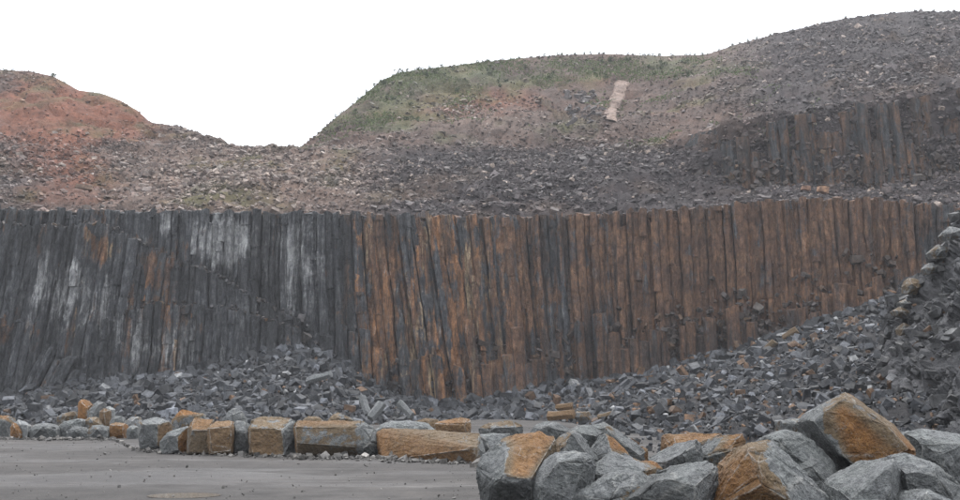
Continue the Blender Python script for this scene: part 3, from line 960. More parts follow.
bseed = [0]
def boulder_piece(Y, outline, inner, sA, thick, drop, rough, L, back, sd_):
    rim = np.array([at(p[0], p[1], Y - (p[2] if len(p) > 2 else 0.0)) for p in outline])
    cen = rim.mean(0)
    size = float(max(np.ptp(rim[:, 0]), np.ptp(rim[:, 2])))
    th = thick if thick is not None else .75 * size
    allp = list(rim) + [at(p[0], p[1], Y - p[2]) for p in inner]
    allp += list(cen + (rim - cen) * back + np.array((0, th, 0)))
    if drop:
        x0, x1 = rim[:, 0].min(), rim[:, 0].max()
        a = x0 + .10 * (x1 - x0); b = x1 - .10 * (x1 - x0)
        allp += [np.array(q) for q in ((a, Y - .02, -.08), (b, Y - .02, -.08), (a, Y + th * .9, -.08), (b, Y + th * .9, -.08))]
    V, F = hull([tuple(p) for p in allp])
    n = np.cross(V[F[:, 1]] - V[F[:, 0]], V[F[:, 2]] - V[F[:, 0]])
    ar = np.linalg.norm(n, axis=1)
    ok = ar > 1e-9
    n, Fc = n[ok] / ar[ok][:, None], V[F[ok]].mean(1)
    d = (n * Fc).sum(1)
    inside = V.mean(0)
    sg = np.sign(d - (n @ inside)); n *= sg[:, None]; d *= sg
    keep = []
    gid = np.zeros(len(n), int)
    for i in range(len(n)):                       # merge nearly coplanar facets
        for q, k in enumerate(keep):
            if n[i] @ n[k] > .975 and abs(d[i] - d[k]) < .03 * size + .02:
                gid[i] = q; break
        else:
            gid[i] = len(keep); keep.append(i)
    fpx, fpy = proj(Fc)
    fr = np.array([sA[np.argmin((sA[:, 0] - fpx[i]) ** 2 + (sA[:, 1] - fpy[i]) ** 2), 2:4] for i in range(len(n))])
    V2, F2 = subdivide_hull(V, F, L or max(size / 56, .014))
    wob = .012 * size * np.stack([fbm(V2, 4.0 / size, 3, sd_ + i) for i in (3, 5, 7)], -1)
    own = np.argmax((V2 + wob) @ n.T - d, 1)      # facet each point belongs to
    E = V2 @ n.T - d
    tp = E.argmax(1)
    E[gid[None, :] == gid[tp][:, None]] = -1e9
    sec = E.argmax(1)
    sharp = sstep(.10, .42, 1 - (n[tp] * n[sec]).sum(1))
    ed = -E.max(1)                                # distance to the facet's edge
    nn = n[tp]
    chips = np.clip(cellid(V2, 6.0 / size, sd_ + 9) * .5 + .5, 0, 1)
    rr = .009 * size * rough
    edge = np.exp(-ed / (rr * (.3 + 1.4 * chips)))
    rc = np.random.default_rng(sd_ + 400)
    V3 = V2.copy()
    cutd = np.full(len(V2), 1e9)
    for _ in range(4):                            # a few struck-off corners
        q = rc.normal(0, 1, 3) * np.array((1, 1, .8)) + np.array((0, -.5, .3)); q /= np.linalg.norm(q)
        ex = V3 @ q
        over = ex - (ex.max() - rc.uniform(.02, .07) * size * min(rough, 1.2)) - .006 * size * vnoise(V2, 6 / size, sd_ + 71)
        cutd = np.minimum(cutd, np.abs(over))
        V3 -= np.clip(over, 0, None)[:, None] * q
    # fracture relief: low steps with sharp risers, finer grain on top
    stp = fbm(V2 * np.array((1, 1, 1.4)), 1.9 / size, 3, sd_ + 80)
    stp = np.floor(stp * 4.0) / 4.0 + .18 * stp
    bite = np.clip(fbm(V2, 4.5 / size, 3, sd_ + 33) - .12, 0, 1) * np.exp(-ed / (.045 * size)) * (sharp + .2)
    push = (-rr * edge - .055 * size * bite * rough + .034 * size * rough * stp * (1 - edge) + .010 * size * fbm(V2, 8.0 / size, 5, sd_ + 50, .68) * rough
            + .005 * size * rough * cellid(V2, 9.0 / size, sd_ + 21))
    toc = inside - V2
    toc /= np.maximum(np.linalg.norm(toc, axis=1, keepdims=True), 1e-9)
    V3 = V3 + (nn * (1 - edge[:, None]) - toc * edge[:, None]) * push[:, None]
    wear = np.maximum(np.exp(-ed / (.007 * size + .003)) * sharp, .7 * np.exp(-cutd / (.005 * size + .003)))
    Ew = (V2 + wob) @ n.T - d
    Ww = np.exp(np.clip((Ew - Ew.max(1, keepdims=True)) / (.022 * size), -30, 0)); Ww /= Ww.sum(1, keepdims=True)
    frs = Ww @ fr
    mask = np.stack([frs[:, 0], np.clip(wear, 0, 1), frs[:, 1]], -1)
    org = np.array((cen[0], Y + th / 2, max(np.array(allp)[:, 2].min(), -.05)))
    return V3, F2, mask, org

def boulder(name, label, cat, group, Y, outline, inner=(), seeds=((0, 0, 0, .5),), thick=None, drop=False, rough=1.0, L=None, back=.72, extra=()):
    """outline: (px,py[,towards camera]) rim points; inner: facet corners nearer the camera; seeds: (px,py,rust,tone) per facet, tone also painting light tops and shaded undersides;
    extra: further lobes (dY, outline, inner) of the same stone"""
    bseed[0] += 1
    sA = np.array(seeds, float)
    Vs, Fs, Ms, org, base = [], [], [], None, 0
    for k, (dY, ol, inn) in enumerate([(0, outline, inner)] + list(extra)):
        V3, F2, mk, og = boulder_piece(Y + dY, ol, inn, sA, thick, drop, rough, L, back, bseed[0] * 13 + k * 501)
        if org is None: org = og
        Vs.append(V3); Fs.append(F2 + base); Ms.append(mk); base += len(V3)
    o = build_mesh(name, np.vstack(Vs) - org, np.vstack(Fs), M_BOULDER, False, np.vstack(Ms), cname='mask')
    o.location = org
    tag(o, label, cat, group)
    return o

FG = 'boulders heaped in the right foreground'
def fg(name, label, Y, outline, inner=(), seeds=((0, 0, 0, .5),), **k):
    return boulder(name, label, 'boulder', FG, Y, outline, inner, seeds, **k)

fg('boulder', 'boulder with bright orange crust on top and shaded dark underside, left end of the pile', 13.1,
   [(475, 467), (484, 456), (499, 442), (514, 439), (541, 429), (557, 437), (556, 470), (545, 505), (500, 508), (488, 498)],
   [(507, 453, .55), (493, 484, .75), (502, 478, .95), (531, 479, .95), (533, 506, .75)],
   [(490, 462, 0, .42), (512, 496, 0, .12), (522, 458, .86, .72), (545, 455, .86, .66)], thick=.9, drop=True)  # lowest facet's tone paints the shade below the crust
fg('boulder', 'large grey-green boulder with one broad flat face, beside the orange-crusted boulder', 12.4,
   [(530, 482), (537, 471), (554, 453), (564, 451), (583, 450), (594, 458), (597, 466), (589, 487), (585, 510), (533, 512)],
   [(560, 458, .35), (585, 462, .30), (540, 486, .35), (572, 500, .4)],
   [(560, 480, .02, .45), (590, 475, .1, .36), (566, 454, 0, .62)], thick=.9, drop=True)
fg('boulder', 'brown-flanked grey boulder rising behind the large grey-green boulder', 13.5,
   [(531, 474), (548, 449), (566, 434), (572, 431), (581, 434), (592, 450), (600, 462), (590, 485), (540, 490)],
   [(572, 433, .35), (553, 455, .45), (540, 474, .4), (590, 458, .35)],
   [(548, 456, .8, .55), (578, 448, 0, .36), (570, 433, .5, .6)], thick=.9, drop=True)
fg('boulder', 'dark rounded grey boulder at the back, between the brown-flanked and pointed boulders', 14.6,
   [(569, 429), (579, 425), (592, 424), (603, 432), (606, 445), (590, 455), (570, 450)], [(582, 433, .4), (596, 436, .35)],
   [(580, 428, 0, .5), (590, 442, 0, .3)], thick=.9, drop=True)
fg('boulder', 'grey pointed boulder with a tan right flank and pale edges', 13.9,
   [(591, 449), (601, 435), (605, 433), (616, 439), (631, 455), (632, 470), (596, 472)], [(606, 434, .25), (612, 452, .5), (598, 456, .35)],
   [(600, 447, 0, .55), (618, 445, .95, .6), (612, 462, .1, .45)], thick=.8, drop=True)
fg('boulder', 'smooth sloping grey slab with a rusty edge, behind the pointed boulder', 14.9,
   [(588, 426), (605, 421), (614, 428), (628, 440), (645, 451), (646, 461), (620, 462), (592, 446)], [(603, 428, .3), (640, 455, .3)],
   [(598, 432, 0, .55), (614, 430, .75, .5), (630, 448, 0, .4)], thick=1.0, drop=True)
fg('boulder', 'low broad grey boulder with a tan patch on its right shoulder', 13.0,
   [(588, 470), (600, 460), (614, 451), (629, 455), (657, 467), (650, 474), (640, 490), (589, 488)], [(612, 474, .5), (645, 471, .45), (592, 474, .4), (590, 484, .4)],
   [(615, 463, 0, .55), (646, 468, .8, .6), (600, 480, .55, .3), (630, 480, 0, .35)], thick=.9, drop=True)
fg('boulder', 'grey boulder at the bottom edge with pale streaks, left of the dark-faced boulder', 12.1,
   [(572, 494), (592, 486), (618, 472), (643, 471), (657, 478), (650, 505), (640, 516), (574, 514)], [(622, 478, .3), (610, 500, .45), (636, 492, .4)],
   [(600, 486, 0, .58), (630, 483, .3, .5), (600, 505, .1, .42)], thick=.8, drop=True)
fg('boulder', 'grey boulder with a shaded black front face and pale top, at the bottom edge', 11.7,
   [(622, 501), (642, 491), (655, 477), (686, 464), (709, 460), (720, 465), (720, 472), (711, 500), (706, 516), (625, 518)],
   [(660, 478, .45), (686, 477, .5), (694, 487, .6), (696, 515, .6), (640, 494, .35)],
   [(664, 494, .1, .10), (690, 468, 0, .62), (706, 484, 0, .48), (640, 505, .1, .14)], thick=.9, drop=True)  # front facets toned dark to paint their shade
fg('boulder', 'tall brown boulder with grey sloping right side, at the bottom edge', 11.8,
   [(709, 502), (724, 466), (743, 447), (746, 443), (765, 439), (771, 440), (780, 451), (803, 478), (836, 503), (838, 518), (706, 518)],
   [(748, 448, .55), (763, 446, .6), (766, 453, .62), (798, 505, .8), (752, 478, .85), (716, 504, .4)],
   [(734, 478, .90, .52), (757, 470, .78, .58), (770, 495, .82, .42), (757, 443, .7, .62), (795, 478, 0, .56), (780, 460, 0, .55)], thick=.9, drop=True)
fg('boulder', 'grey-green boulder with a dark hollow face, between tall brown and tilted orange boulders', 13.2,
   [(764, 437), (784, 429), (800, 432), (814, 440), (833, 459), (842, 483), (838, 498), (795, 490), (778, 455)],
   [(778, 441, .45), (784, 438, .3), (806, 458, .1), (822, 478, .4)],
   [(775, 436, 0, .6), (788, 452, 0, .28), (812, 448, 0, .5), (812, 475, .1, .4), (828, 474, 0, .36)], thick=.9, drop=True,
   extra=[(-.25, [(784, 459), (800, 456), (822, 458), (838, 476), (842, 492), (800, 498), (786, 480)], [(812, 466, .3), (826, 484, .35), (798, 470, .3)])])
fg('boulder', 'low rust-topped boulder with grey front, at the left back of the pile', 15.8,
   [(663, 447), (664, 437), (668, 434), (698, 436), (722, 433), (726, 437), (716, 452), (672, 458)], [(673, 446, .35), (700, 443, .4)],
   [(666, 443, .85, .5), (692, 438, .85, .62), (690, 450, .2, .42)], thick=.9, drop=True)
fg('boulder', 'tan-faced wedge boulder left of the tall brown boulder', 14.6,
   [(687, 464), (705, 452), (724, 437), (743, 433), (746, 441), (741, 448), (724, 461), (705, 468)], [(708, 454, .3), (728, 446, .35)],
   [(700, 456, .1, .38), (728, 442, .95, .6), (722, 455, .8, .5)], thick=.9, drop=True)
fg('boulder', 'smooth grey boulder in front of the low rust-topped boulder', 14.2,
   [(650, 462), (671, 452), (686, 442), (700, 440), (704, 448), (697, 462), (680, 473), (662, 473)], [(682, 454, .35), (664, 463, .3)],
   [(675, 452, 0, .52), (688, 462, 0, .38)], thick=.9, drop=True)
fg('boulder', 'small flat tan-topped rock between grey boulders at the pile\'s middle', 13.7,
   [(638, 466), (648, 461), (656, 462), (664, 470), (655, 480), (640, 480)], [(650, 468, .2)], [(648, 464, .9, .65), (652, 475, .2, .4)], thick=.6, drop=True)
fg('boulder', 'small rust brown rock beside the smooth sloping slab', 15.0,
   [(637, 450), (642, 446), (648, 449), (648, 462), (639, 464)], [(643, 454, .15)], [(643, 452, .85, .42)], thick=.4, drop=True)
fg('boulder', 'big tilted orange boulder resting on top of the grey ones', 13.6,
   [(805, 420), (814, 409), (832, 398), (845, 392), (854, 395), (871, 414), (895, 425), (916, 448), (922, 454), (890, 466), (867, 479), (851, 474), (832, 456), (814, 432)],
   [(813, 421, .45), (824, 411, .5), (848, 396, .4), (866, 417, .55), (888, 426, .5), (840, 456, .55), (866, 473, .55), (909, 449, .5)],
   [(812, 414, .1, .5), (818, 436, .1, .22), (838, 464, .1, .2), (845, 420, 1.0, .58), (862, 446, 1.0, .56), (880, 424, .1, .42), (885, 450, 1.0, .56), (840, 440, 1., .56)], thick=1.0, rough=.7)
fg('boulder', 'jagged pale grey boulder below the tilted orange boulder, at the bottom edge', 11.6,
   [(838, 490), (844, 484), (867, 480), (893, 457), (899, 462), (903, 474), (900, 518), (838, 516)],
   [(893, 464, .5), (890, 500, .6), (850, 500, .35)],
   [(872, 488, 0, .58), (918, 459, 0, .66), (928, 482, 0, .30), (885, 505, 0, .5)], thick=.9, drop=True,
   extra=[(.15, [(890, 458), (910, 453), (936, 463), (962, 486), (970, 518), (900, 518)], [(905, 473, .3), (938, 470, .45), (912, 512, .3), (955, 500, .5)])])
fg('boulder', 'grey boulder showing a pale flat facet at the bottom right corner', 11.0,
   [(903, 504), (914, 494), (928, 489), (958, 502), (962, 522), (902, 522)], [(925, 496, .2)], [(925, 497, 0, .68)], thick=.6, drop=True)
fg('boulder', 'broad pale grey boulder behind the jagged one at the right edge', 14.8,
   [(905, 433), (920, 428), (946, 431), (972, 437), (990, 455), (985, 476), (940, 480), (912, 460)], [(922, 442, .4), (938, 456, .45), (965, 444, .35)],
   [(920, 434, 0, .6), (950, 438, 0, .62), (950, 460, 0, .45), (925, 452, 0, .42)], thick=1.0, drop=True)
fg('boulder', 'thin brown-grey slab poking out left of the tilted orange boulder', 16.4,
   [(782, 420), (806, 418), (814, 424), (815, 432), (798, 433), (784, 427)], [(795, 423, .25), (808, 427, .2)], [(796, 421, .4, .5), (800, 429, .4, .28)], thick=.7, drop=True)
fg('boulder', 'flat dark grey boulder at the back, beyond the orange-crusted boulder', 16.2,
   [(528, 433), (536, 424), (549, 420), (563, 424), (573, 431), (566, 444), (534, 444)], [(548, 426, .4), (562, 432, .3)],
   [(545, 424, 0, .5), (555, 436, 0, .3)], thick=.9, drop=True)
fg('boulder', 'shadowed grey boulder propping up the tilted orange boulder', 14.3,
   [(822, 470), (838, 452), (870, 450), (892, 462), (900, 490), (880, 512), (830, 512)], [(850, 480, .3)], [(850, 480, 0, .3)], thick=1.0, drop=True)  # filler under the orange boulder, its shadow painted as a dark tone

# row of quarried blocks across the yard
RG = 'quarried blocks lined up across the yard'
def rw(name, label, Y, outline, inner=(), seeds=((0, 0, 0, .5),), cat='block', **k):
    k.setdefault('L', .05); k.setdefault('drop', True)
    return boulder(name, label, cat, RG, Y, outline, inner, seeds, **k)

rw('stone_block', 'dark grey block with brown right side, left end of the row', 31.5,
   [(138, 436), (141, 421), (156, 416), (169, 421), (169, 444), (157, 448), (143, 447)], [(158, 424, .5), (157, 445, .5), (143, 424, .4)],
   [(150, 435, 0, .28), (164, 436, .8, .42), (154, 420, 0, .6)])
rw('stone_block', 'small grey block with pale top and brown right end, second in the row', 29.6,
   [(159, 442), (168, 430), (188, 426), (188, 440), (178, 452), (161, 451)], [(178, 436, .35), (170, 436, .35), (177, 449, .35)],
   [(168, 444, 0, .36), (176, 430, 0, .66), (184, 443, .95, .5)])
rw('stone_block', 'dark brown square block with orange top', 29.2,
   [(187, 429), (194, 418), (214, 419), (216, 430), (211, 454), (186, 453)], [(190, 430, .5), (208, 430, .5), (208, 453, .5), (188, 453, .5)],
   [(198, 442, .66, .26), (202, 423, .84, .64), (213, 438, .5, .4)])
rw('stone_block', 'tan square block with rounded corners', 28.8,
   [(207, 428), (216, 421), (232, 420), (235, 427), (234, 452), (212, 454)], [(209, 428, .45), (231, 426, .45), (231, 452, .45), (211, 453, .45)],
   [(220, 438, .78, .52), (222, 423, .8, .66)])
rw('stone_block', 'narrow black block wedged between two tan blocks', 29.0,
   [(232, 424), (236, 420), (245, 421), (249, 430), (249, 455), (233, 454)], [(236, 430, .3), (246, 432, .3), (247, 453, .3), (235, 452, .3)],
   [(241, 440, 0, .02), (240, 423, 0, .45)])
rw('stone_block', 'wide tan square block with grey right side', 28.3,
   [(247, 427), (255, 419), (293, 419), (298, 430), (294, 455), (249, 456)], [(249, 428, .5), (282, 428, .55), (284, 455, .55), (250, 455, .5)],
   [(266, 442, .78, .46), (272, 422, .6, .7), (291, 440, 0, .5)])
rw('fallen_column', 'long six-sided fallen column with a dark grey patch along its brown side', 28.0,
   [(293, 428), (296, 420), (362, 421), (374, 429), (380, 445), (376, 455), (366, 458), (296, 456)],
   [(295, 427, .4), (360, 427, .45), (296, 443, .62), (364, 447, .66), (372, 441, .45), (364, 456, .35), (297, 454, .35)],
   [(328, 423, .82, .56), (325, 435, .25, .36), (330, 450, .7, .18), (372, 440, .1, .42), (296, 440, .8, .5)], cat='fallen column', rough=.55, thick=1.0)
rw('fallen_column', 'longest brown fallen column with a ridge along its side', 27.0,
   [(375, 432, -1.0), (382, 428, -1.0), (410, 429, -.6), (480, 433, 1.2), (487, 455, 1.6), (478, 467, 2.0), (440, 463, 1.0), (378, 456, -.7)],
   [(381, 441, -.5), (430, 444, .8), (478, 448, 2.2), (384, 454, -.5), (440, 459, 1.3)],
   [(425, 436, .88, .50), (430, 453, .84, .40), (430, 430, .6, .6), (480, 450, .3, .42)], thick=.9, cat='fallen column', rough=.55)
rw('stone_slab', 'pale grey slab lying behind and above the longest fallen column', 29.2,
   [(373, 427), (385, 421), (426, 422), (437, 431), (420, 436), (378, 436)], [(385, 427, .3), (426, 428, .3)], [(400, 424, 0, .66), (400, 432, .1, .5)], cat='slab')
rw('stone_block', 'tan angular rock on top behind the longest fallen column', 31.0,
   [(434, 423), (444, 420), (461, 417), (471, 420), (471, 432), (440, 432)], [(450, 424, .3), (466, 424, .3)], [(452, 420, .85, .7), (455, 428, .8, .62)], cat='rock')
rw('stone_block', 'tan flat rock lying left of the tan angular one', 32.0,
   [(410, 422), (425, 418), (438, 419), (442, 428), (414, 428)], [(425, 422, .2)], [(425, 421, .75, .55)], cat='rock')
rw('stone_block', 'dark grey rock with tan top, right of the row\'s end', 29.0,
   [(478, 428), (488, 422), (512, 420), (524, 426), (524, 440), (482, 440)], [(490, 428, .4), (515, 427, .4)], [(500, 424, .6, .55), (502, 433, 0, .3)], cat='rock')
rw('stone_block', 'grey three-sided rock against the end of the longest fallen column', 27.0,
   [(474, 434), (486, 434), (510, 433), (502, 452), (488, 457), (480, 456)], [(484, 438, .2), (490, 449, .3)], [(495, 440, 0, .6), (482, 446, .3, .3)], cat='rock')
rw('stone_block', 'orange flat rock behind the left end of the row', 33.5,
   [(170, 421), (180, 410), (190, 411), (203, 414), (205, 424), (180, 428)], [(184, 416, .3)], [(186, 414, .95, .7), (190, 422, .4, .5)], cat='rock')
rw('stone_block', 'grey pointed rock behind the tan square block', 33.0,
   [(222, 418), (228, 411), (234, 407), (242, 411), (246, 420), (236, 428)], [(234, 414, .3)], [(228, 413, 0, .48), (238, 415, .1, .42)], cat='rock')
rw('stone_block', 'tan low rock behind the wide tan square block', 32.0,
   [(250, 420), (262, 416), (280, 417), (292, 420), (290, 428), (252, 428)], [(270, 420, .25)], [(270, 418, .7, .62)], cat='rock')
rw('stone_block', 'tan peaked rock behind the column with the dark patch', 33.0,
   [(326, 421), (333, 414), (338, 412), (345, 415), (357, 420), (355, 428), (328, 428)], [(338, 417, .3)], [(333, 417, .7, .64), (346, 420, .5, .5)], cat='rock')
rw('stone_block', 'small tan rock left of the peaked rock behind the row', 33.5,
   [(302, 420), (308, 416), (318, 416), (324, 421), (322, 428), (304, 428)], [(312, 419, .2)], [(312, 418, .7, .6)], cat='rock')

# small pile at the left
LG = 'rocks of the small pile at the left'
def lp(label, Y, outline, inner=(), seeds=((0, 0, 0, .5),), **k):
    k.setdefault('L', .09); k.setdefault('drop', True)
    return boulder('rock', label, 'rock', LG, Y, outline, inner, seeds, **k)
lp('flat brown rock lying left of the orange upright stone', 44, [(56, 417), (62, 413), (74, 411), (78, 415), (77, 422), (60, 423)], [(66, 416, .25)], [(66, 413, .6, .5), (68, 419, .5, .28)])
lp('upright orange stone standing on the small left pile', 44, [(78, 402), (81, 399), (85, 399), (91, 405), (88, 418), (78, 419)], [(82, 402, .3), (88, 407, .3), (86, 417, .3)], [(83, 409, 1., .66), (89, 410, .9, .5)])
lp('grey-brown stone leaning against the orange upright stone', 43.5, [(87, 411), (97, 401), (104, 402), (101, 412), (97, 419), (89, 419)], [(98, 405, .25), (93, 413, .25)], [(94, 408, .3, .5), (99, 411, .1, .36)])
lp('brown stone just right of the leaning grey stone', 43.2, [(99, 411), (104, 408), (109, 410), (109, 422), (100, 422)], [(104, 412, .25)], [(104, 415, .8, .42)])
lp('small whitish stone on top right of the small left pile', 43.8, [(105, 407), (110, 406), (114, 409), (112, 415), (107, 415)], [(110, 409, .2)], [(110, 409, 0, .95)])
lp('orange squarish stone at the foot of the small left pile', 41.5, [(109, 424), (116, 422), (125, 423), (127, 434), (118, 436), (109, 434)], [(113, 425, .3), (123, 425, .3), (124, 433, .3)], [(118, 429, 1., .56), (117, 423, .8, .7)])
lp('dark stone between the orange squarish stone and the block row', 40.8, [(126, 429), (131, 425), (138, 426), (139, 437), (128, 437)], [(132, 429, .25)], [(132, 431, 0, .3), (132, 427, .2, .55)])
lp('pale tan stone below the leaning grey stone', 42.6, [(84, 421), (88, 417), (97, 417), (101, 424), (92, 428), (85, 427)], [(92, 420, .25)], [(92, 420, .62, .85), (94, 425, .5, .5)])
lp('grey slab sloping left at the front of the small pile', 42.2, [(57, 427), (64, 421), (80, 418), (84, 421), (76, 430), (60, 431)], [(70, 424, .2)], [(72, 421, 0, .66), (70, 427, 0, .46)])
lp('wide grey lump left of the sloping grey slab', 41.6, [(28, 431), (34, 424), (48, 423), (57, 428), (57, 436), (30, 437)], [(42, 427, .4)], [(40, 426, 0, .5), (44, 433, 0, .4)])
lp('dark lump under the sloping grey slab', 41.4, [(66, 432), (74, 426), (84, 427), (88, 436), (68, 437)], [(76, 430, .3)], [(77, 432, 0, .34)])
lp('tan and grey stone under the pale tan stone', 41.3, [(86, 430), (92, 425), (104, 425), (109, 431), (108, 437), (88, 437)], [(97, 429, .3)], [(95, 428, .45, .55), (99, 433, .1, .42)])
lp('pale stone left of the block row\'s dark end block', 42.5, [(124, 422), (130, 417), (138, 416), (141, 424), (132, 429)], [(132, 421, .2)], [(132, 421, .4, .66)])
lp('whitish slab tipped over near the left edge', 41.5, [(14, 424), (18, 419), (28, 425), (28, 433), (20, 434)], [(20, 424, .2)], [(21, 424, 0, .95), (24, 430, 0, .7)])
lp('small orange stone under the whitish slab near the left edge', 41.2, [(10, 427), (13, 422), (18, 426), (21, 434), (11, 434)], [(14, 427, .2)], [(14, 429, .95, .52)])
lp('orange-topped grey stone cut by the left edge', 43, [(-6, 418), (0, 415), (9, 416), (13, 424), (11, 430), (-5, 430)], [(4, 420, .3)], [(4, 417, .9, .6), (4, 425, 0, .36)])
lp('grey stone right of the brown stone on the small pile', 42.8, [(109, 420), (114, 415), (122, 416), (124, 422), (112, 425)], [(116, 418, .2)], [(116, 419, .1, .52)])

# broken columns and slabs lying in the rubble that stand out
TGp = 'broken columns lying in the rubble'
def tf(label, Y, a, b, wpx, rust, tone, name='broken_column'):
    """a six-sided broken piece from pixel a to pixel b, wpx thick"""
    A, B = at(a[0], a[1], Y), at(b[0], b[1], Y - .5)
    ax = B - A; Ln = np.linalg.norm(ax); ax /= Ln
    u = np.cross(ax, (0, 1, .3)); u /= np.linalg.norm(u); v = np.cross(ax, u)
    r_ = wpx * Y / FOC / 2
    P = []
    for e, s in ((A, 0), (B, 1)):
        for k in range(6):
            q = k * math.pi / 3 + .3
            P.append(e + (u * math.cos(q) + v * math.sin(q)) * r_ * random.uniform(.85, 1.1) + ax * random.uniform(-.12, .12) * r_ * 2)
    P = np.array(P); cen = P.mean(0)
    V, F = hull([tuple(p) for p in P])
    V2, F2 = subdivide_hull(V, F, .25)
    V2 = V2 + .05 * np.stack([fbm(V2, 1.2, 3, 5 + i) for i in range(3)], -1)
    mk = np.tile((rust, .05, tone), (len(V2), 1))
    o = build_mesh(name, V2 - cen, F2, M_BOULDER, False, mk, cname='mask')
    o.location = cen
    tag(o, label, 'broken column' if name == 'broken_column' else 'slab', TGp)
tf('grey broken column standing slantwise in the rubble behind the fallen column with dark patch', 66, (362, 396), (368, 414), 9, 0, .5)
tf('grey broken column leaning right, behind the joint of the two fallen columns', 64, (382, 404), (370, 418), 9, .1, .5)
tf('thick grey-brown broken column lying behind the longest fallen column', 66, (399, 404), (412, 416), 9, .2, .42)
tf('long pale grey broken column lying across the left rubble heap', 78, (307, 381), (331, 374), 8, 0, .56)
tf('brown log-like broken column lying alone on the floor beyond the grey boulders', 58, (548, 416), (574, 414), 9.5, .8, .56)
tf('shorter brown broken column end to end with the log-like one', 58, (577, 416), (590, 415), 9.5, .5, .5)
tf('rusty stone piece lying on top of the log-like broken column', 59, (557, 408), (573, 406), 7, .8, .5)
tf('flat tan piece right of the two log-like broken columns', 57, (598, 417), (612, 414), 6, .7, .56)
tf('dark brown slab leaning in the upper right rubble near the spur', 80, (834, 328), (845, 344), 10, .35, .36, 'stone_slab')
tf('tan slab lying in the right rubble heap left of the tilted orange boulder', 66, (763, 381), (777, 373), 9, .75, .5, 'stone_slab')
tf('small upright tan slab just above the tilted orange boulder', 62, (804, 381), (810, 391), 8, .75, .55, 'stone_slab')
tf('brown slab at the very top of the right rubble, beside the spur ridge', 80, (874, 321), (886, 314), 7, .7, .42, 'stone_slab')
tf('long brown piece on the upper right rubble heap', 80, (764, 352), (775, 341), 8, .7, .42)
tf('brown piece high on the right rubble under the brown cliff', 84, (783, 338), (797, 330), 8, .75, .42)
tf('tan piece on the right rubble under the cliff\'s brown middle', 76, (800, 351), (812, 344), 8, .7, .46)

SG = 'brown slabs along the spur ridge'
def sp(label, Y, outline, inner, seeds, **k):
    k.setdefault('L', .11)
    return boulder('stone_slab', label, 'slab', SG, Y - 2.2, outline, inner, seeds, **k)
sp('orange-brown block perched on the spur ridge, the largest there', 47.5, [(905, 285), (909, 277), (925, 281), (924, 287), (916, 295), (906, 294)], [(912, 284, .4), (918, 288, .35)], [(914, 280, .7, .6), (911, 290, .6, .34)])
sp('pale tan slab sticking out of the spur ridge below the perched block', 47, [(899, 302), (908, 298), (919, 302), (914, 308), (902, 307)], [(908, 302, .3)], [(908, 300, .6, .72), (908, 305, .4, .3)])
sp('brown slab sloping off the spur ridge below the pale tan slab', 47, [(893, 310), (900, 306), (912, 312), (910, 319), (896, 316)], [(902, 311, .3)], [(902, 309, .6, .46), (902, 315, .5, .28)])
sp('rusty slab edge low on the spur ridge', 47, [(898, 328), (904, 322), (912, 326), (910, 336), (900, 337)], [(905, 328, .3)], [(905, 330, .6, .34)])
sp('grey-brown slab on the spur ridge above the perched block', 46.5, [(924, 268), (930, 262), (942, 264), (940, 272), (928, 275)], [(933, 267, .3)], [(933, 265, .3, .56), (933, 271, .5, .3)])
sp('brown slab near the top of the spur ridge', 46, [(930, 252), (938, 244), (950, 248), (946, 258), (934, 259)], [(940, 250, .3)], [(940, 248, .5, .46), (940, 255, .4, .3)])
sp('pale grey slab topmost on the spur ridge at the right edge', 45.5, [(942, 234), (950, 226), (964, 229), (962, 238), (948, 242)], [(953, 232, .3)], [(953, 230, .1, .6), (953, 237, .4, .34)])

# pale strip and outcrops on the hill
def oc(name, label, Y, outline, inner, seeds, **k):
    return boulder(name, label, 'outcrop', None, Y, outline, inner, seeds, L=.28, **k)
strip = None
def hill_y(px, py):
    """distance of the hill surface seen at a pixel"""
    d2 = (hpx[3:90] - px) ** 2 + (hpy[3:90] - py) ** 2
    return float(HG[3:90].reshape(-1, 3)[d2.argmin(), 1])
yv = hill_y(612, 112)
strip = bpy.data.objects.new('pale_outcrop', None); COL.objects.link(strip)
strip.location = at(614, 120, yv)
tag(strip, 'pale pinkish strip of rock running up the dark hillside', 'outcrop')
from mathutils.bvhtree import BVHTree
bv = BVHTree.FromPolygons([tuple(v) for v in HG.reshape(-1, 3)], [tuple(int(i) for i in f) for f in grid_faces(*HG.shape[:2])])
gs = np.random.default_rng(44)
ya, yb_ = hill_y(622, 83), hill_y(609, 121)
tt, qq = np.meshgrid(np.linspace(0, 1, 60), np.linspace(-.5, .5, 14), indexing='ij')
spx = 622.5 - 13 * tt + qq * (13 + 1.5 * np.sin(5 * tt + 1)); spy = 82 + 39 * tt + 3 * qq
spx = spx + 3.6 * np.abs(qq) * 2 * vnoise(np.stack([tt * 14, np.sign(qq) * 9, 0 * tt], -1), 1, 5)
SPt = np.zeros(spx.shape + (3,))
for i_ in range(60):                              # laid on the hillside itself, a hand's depth proud of it
    for j_ in range(14):
        d_ = Vector(ray(spx[i_, j_], spy[i_, j_])).normalized()
        h_ = bv.ray_cast(Vector((0, 0, EYE)), d_)
        q_ = h_[0] if h_[0] else Vector(at(spx[i_, j_], spy[i_, j_], ya))
        SPt[i_, j_] = q_
for _ in range(3):
    SPt[1:-1] = (SPt[:-2] + SPt[1:-1] + SPt[2:]) / 3
SPt += np.array((0, -.42, .10)) * (1 - (2 * qq[..., None]) ** 6) - np.array((0, -.25, 0)) * (2 * np.abs(qq[..., None])) ** 6
SPt[..., 1] += .10 * cellid(SPt, 1.3, 67) + .10 * fbm(SPt, 1.1, 3, 66)
fs = build_mesh('rock_face', SPt.reshape(-1, 3) - np.array(strip.location), grid_faces(60, 14), M_EARTH, False, np.full((840, 3), (.34, .265, .23)), strip)
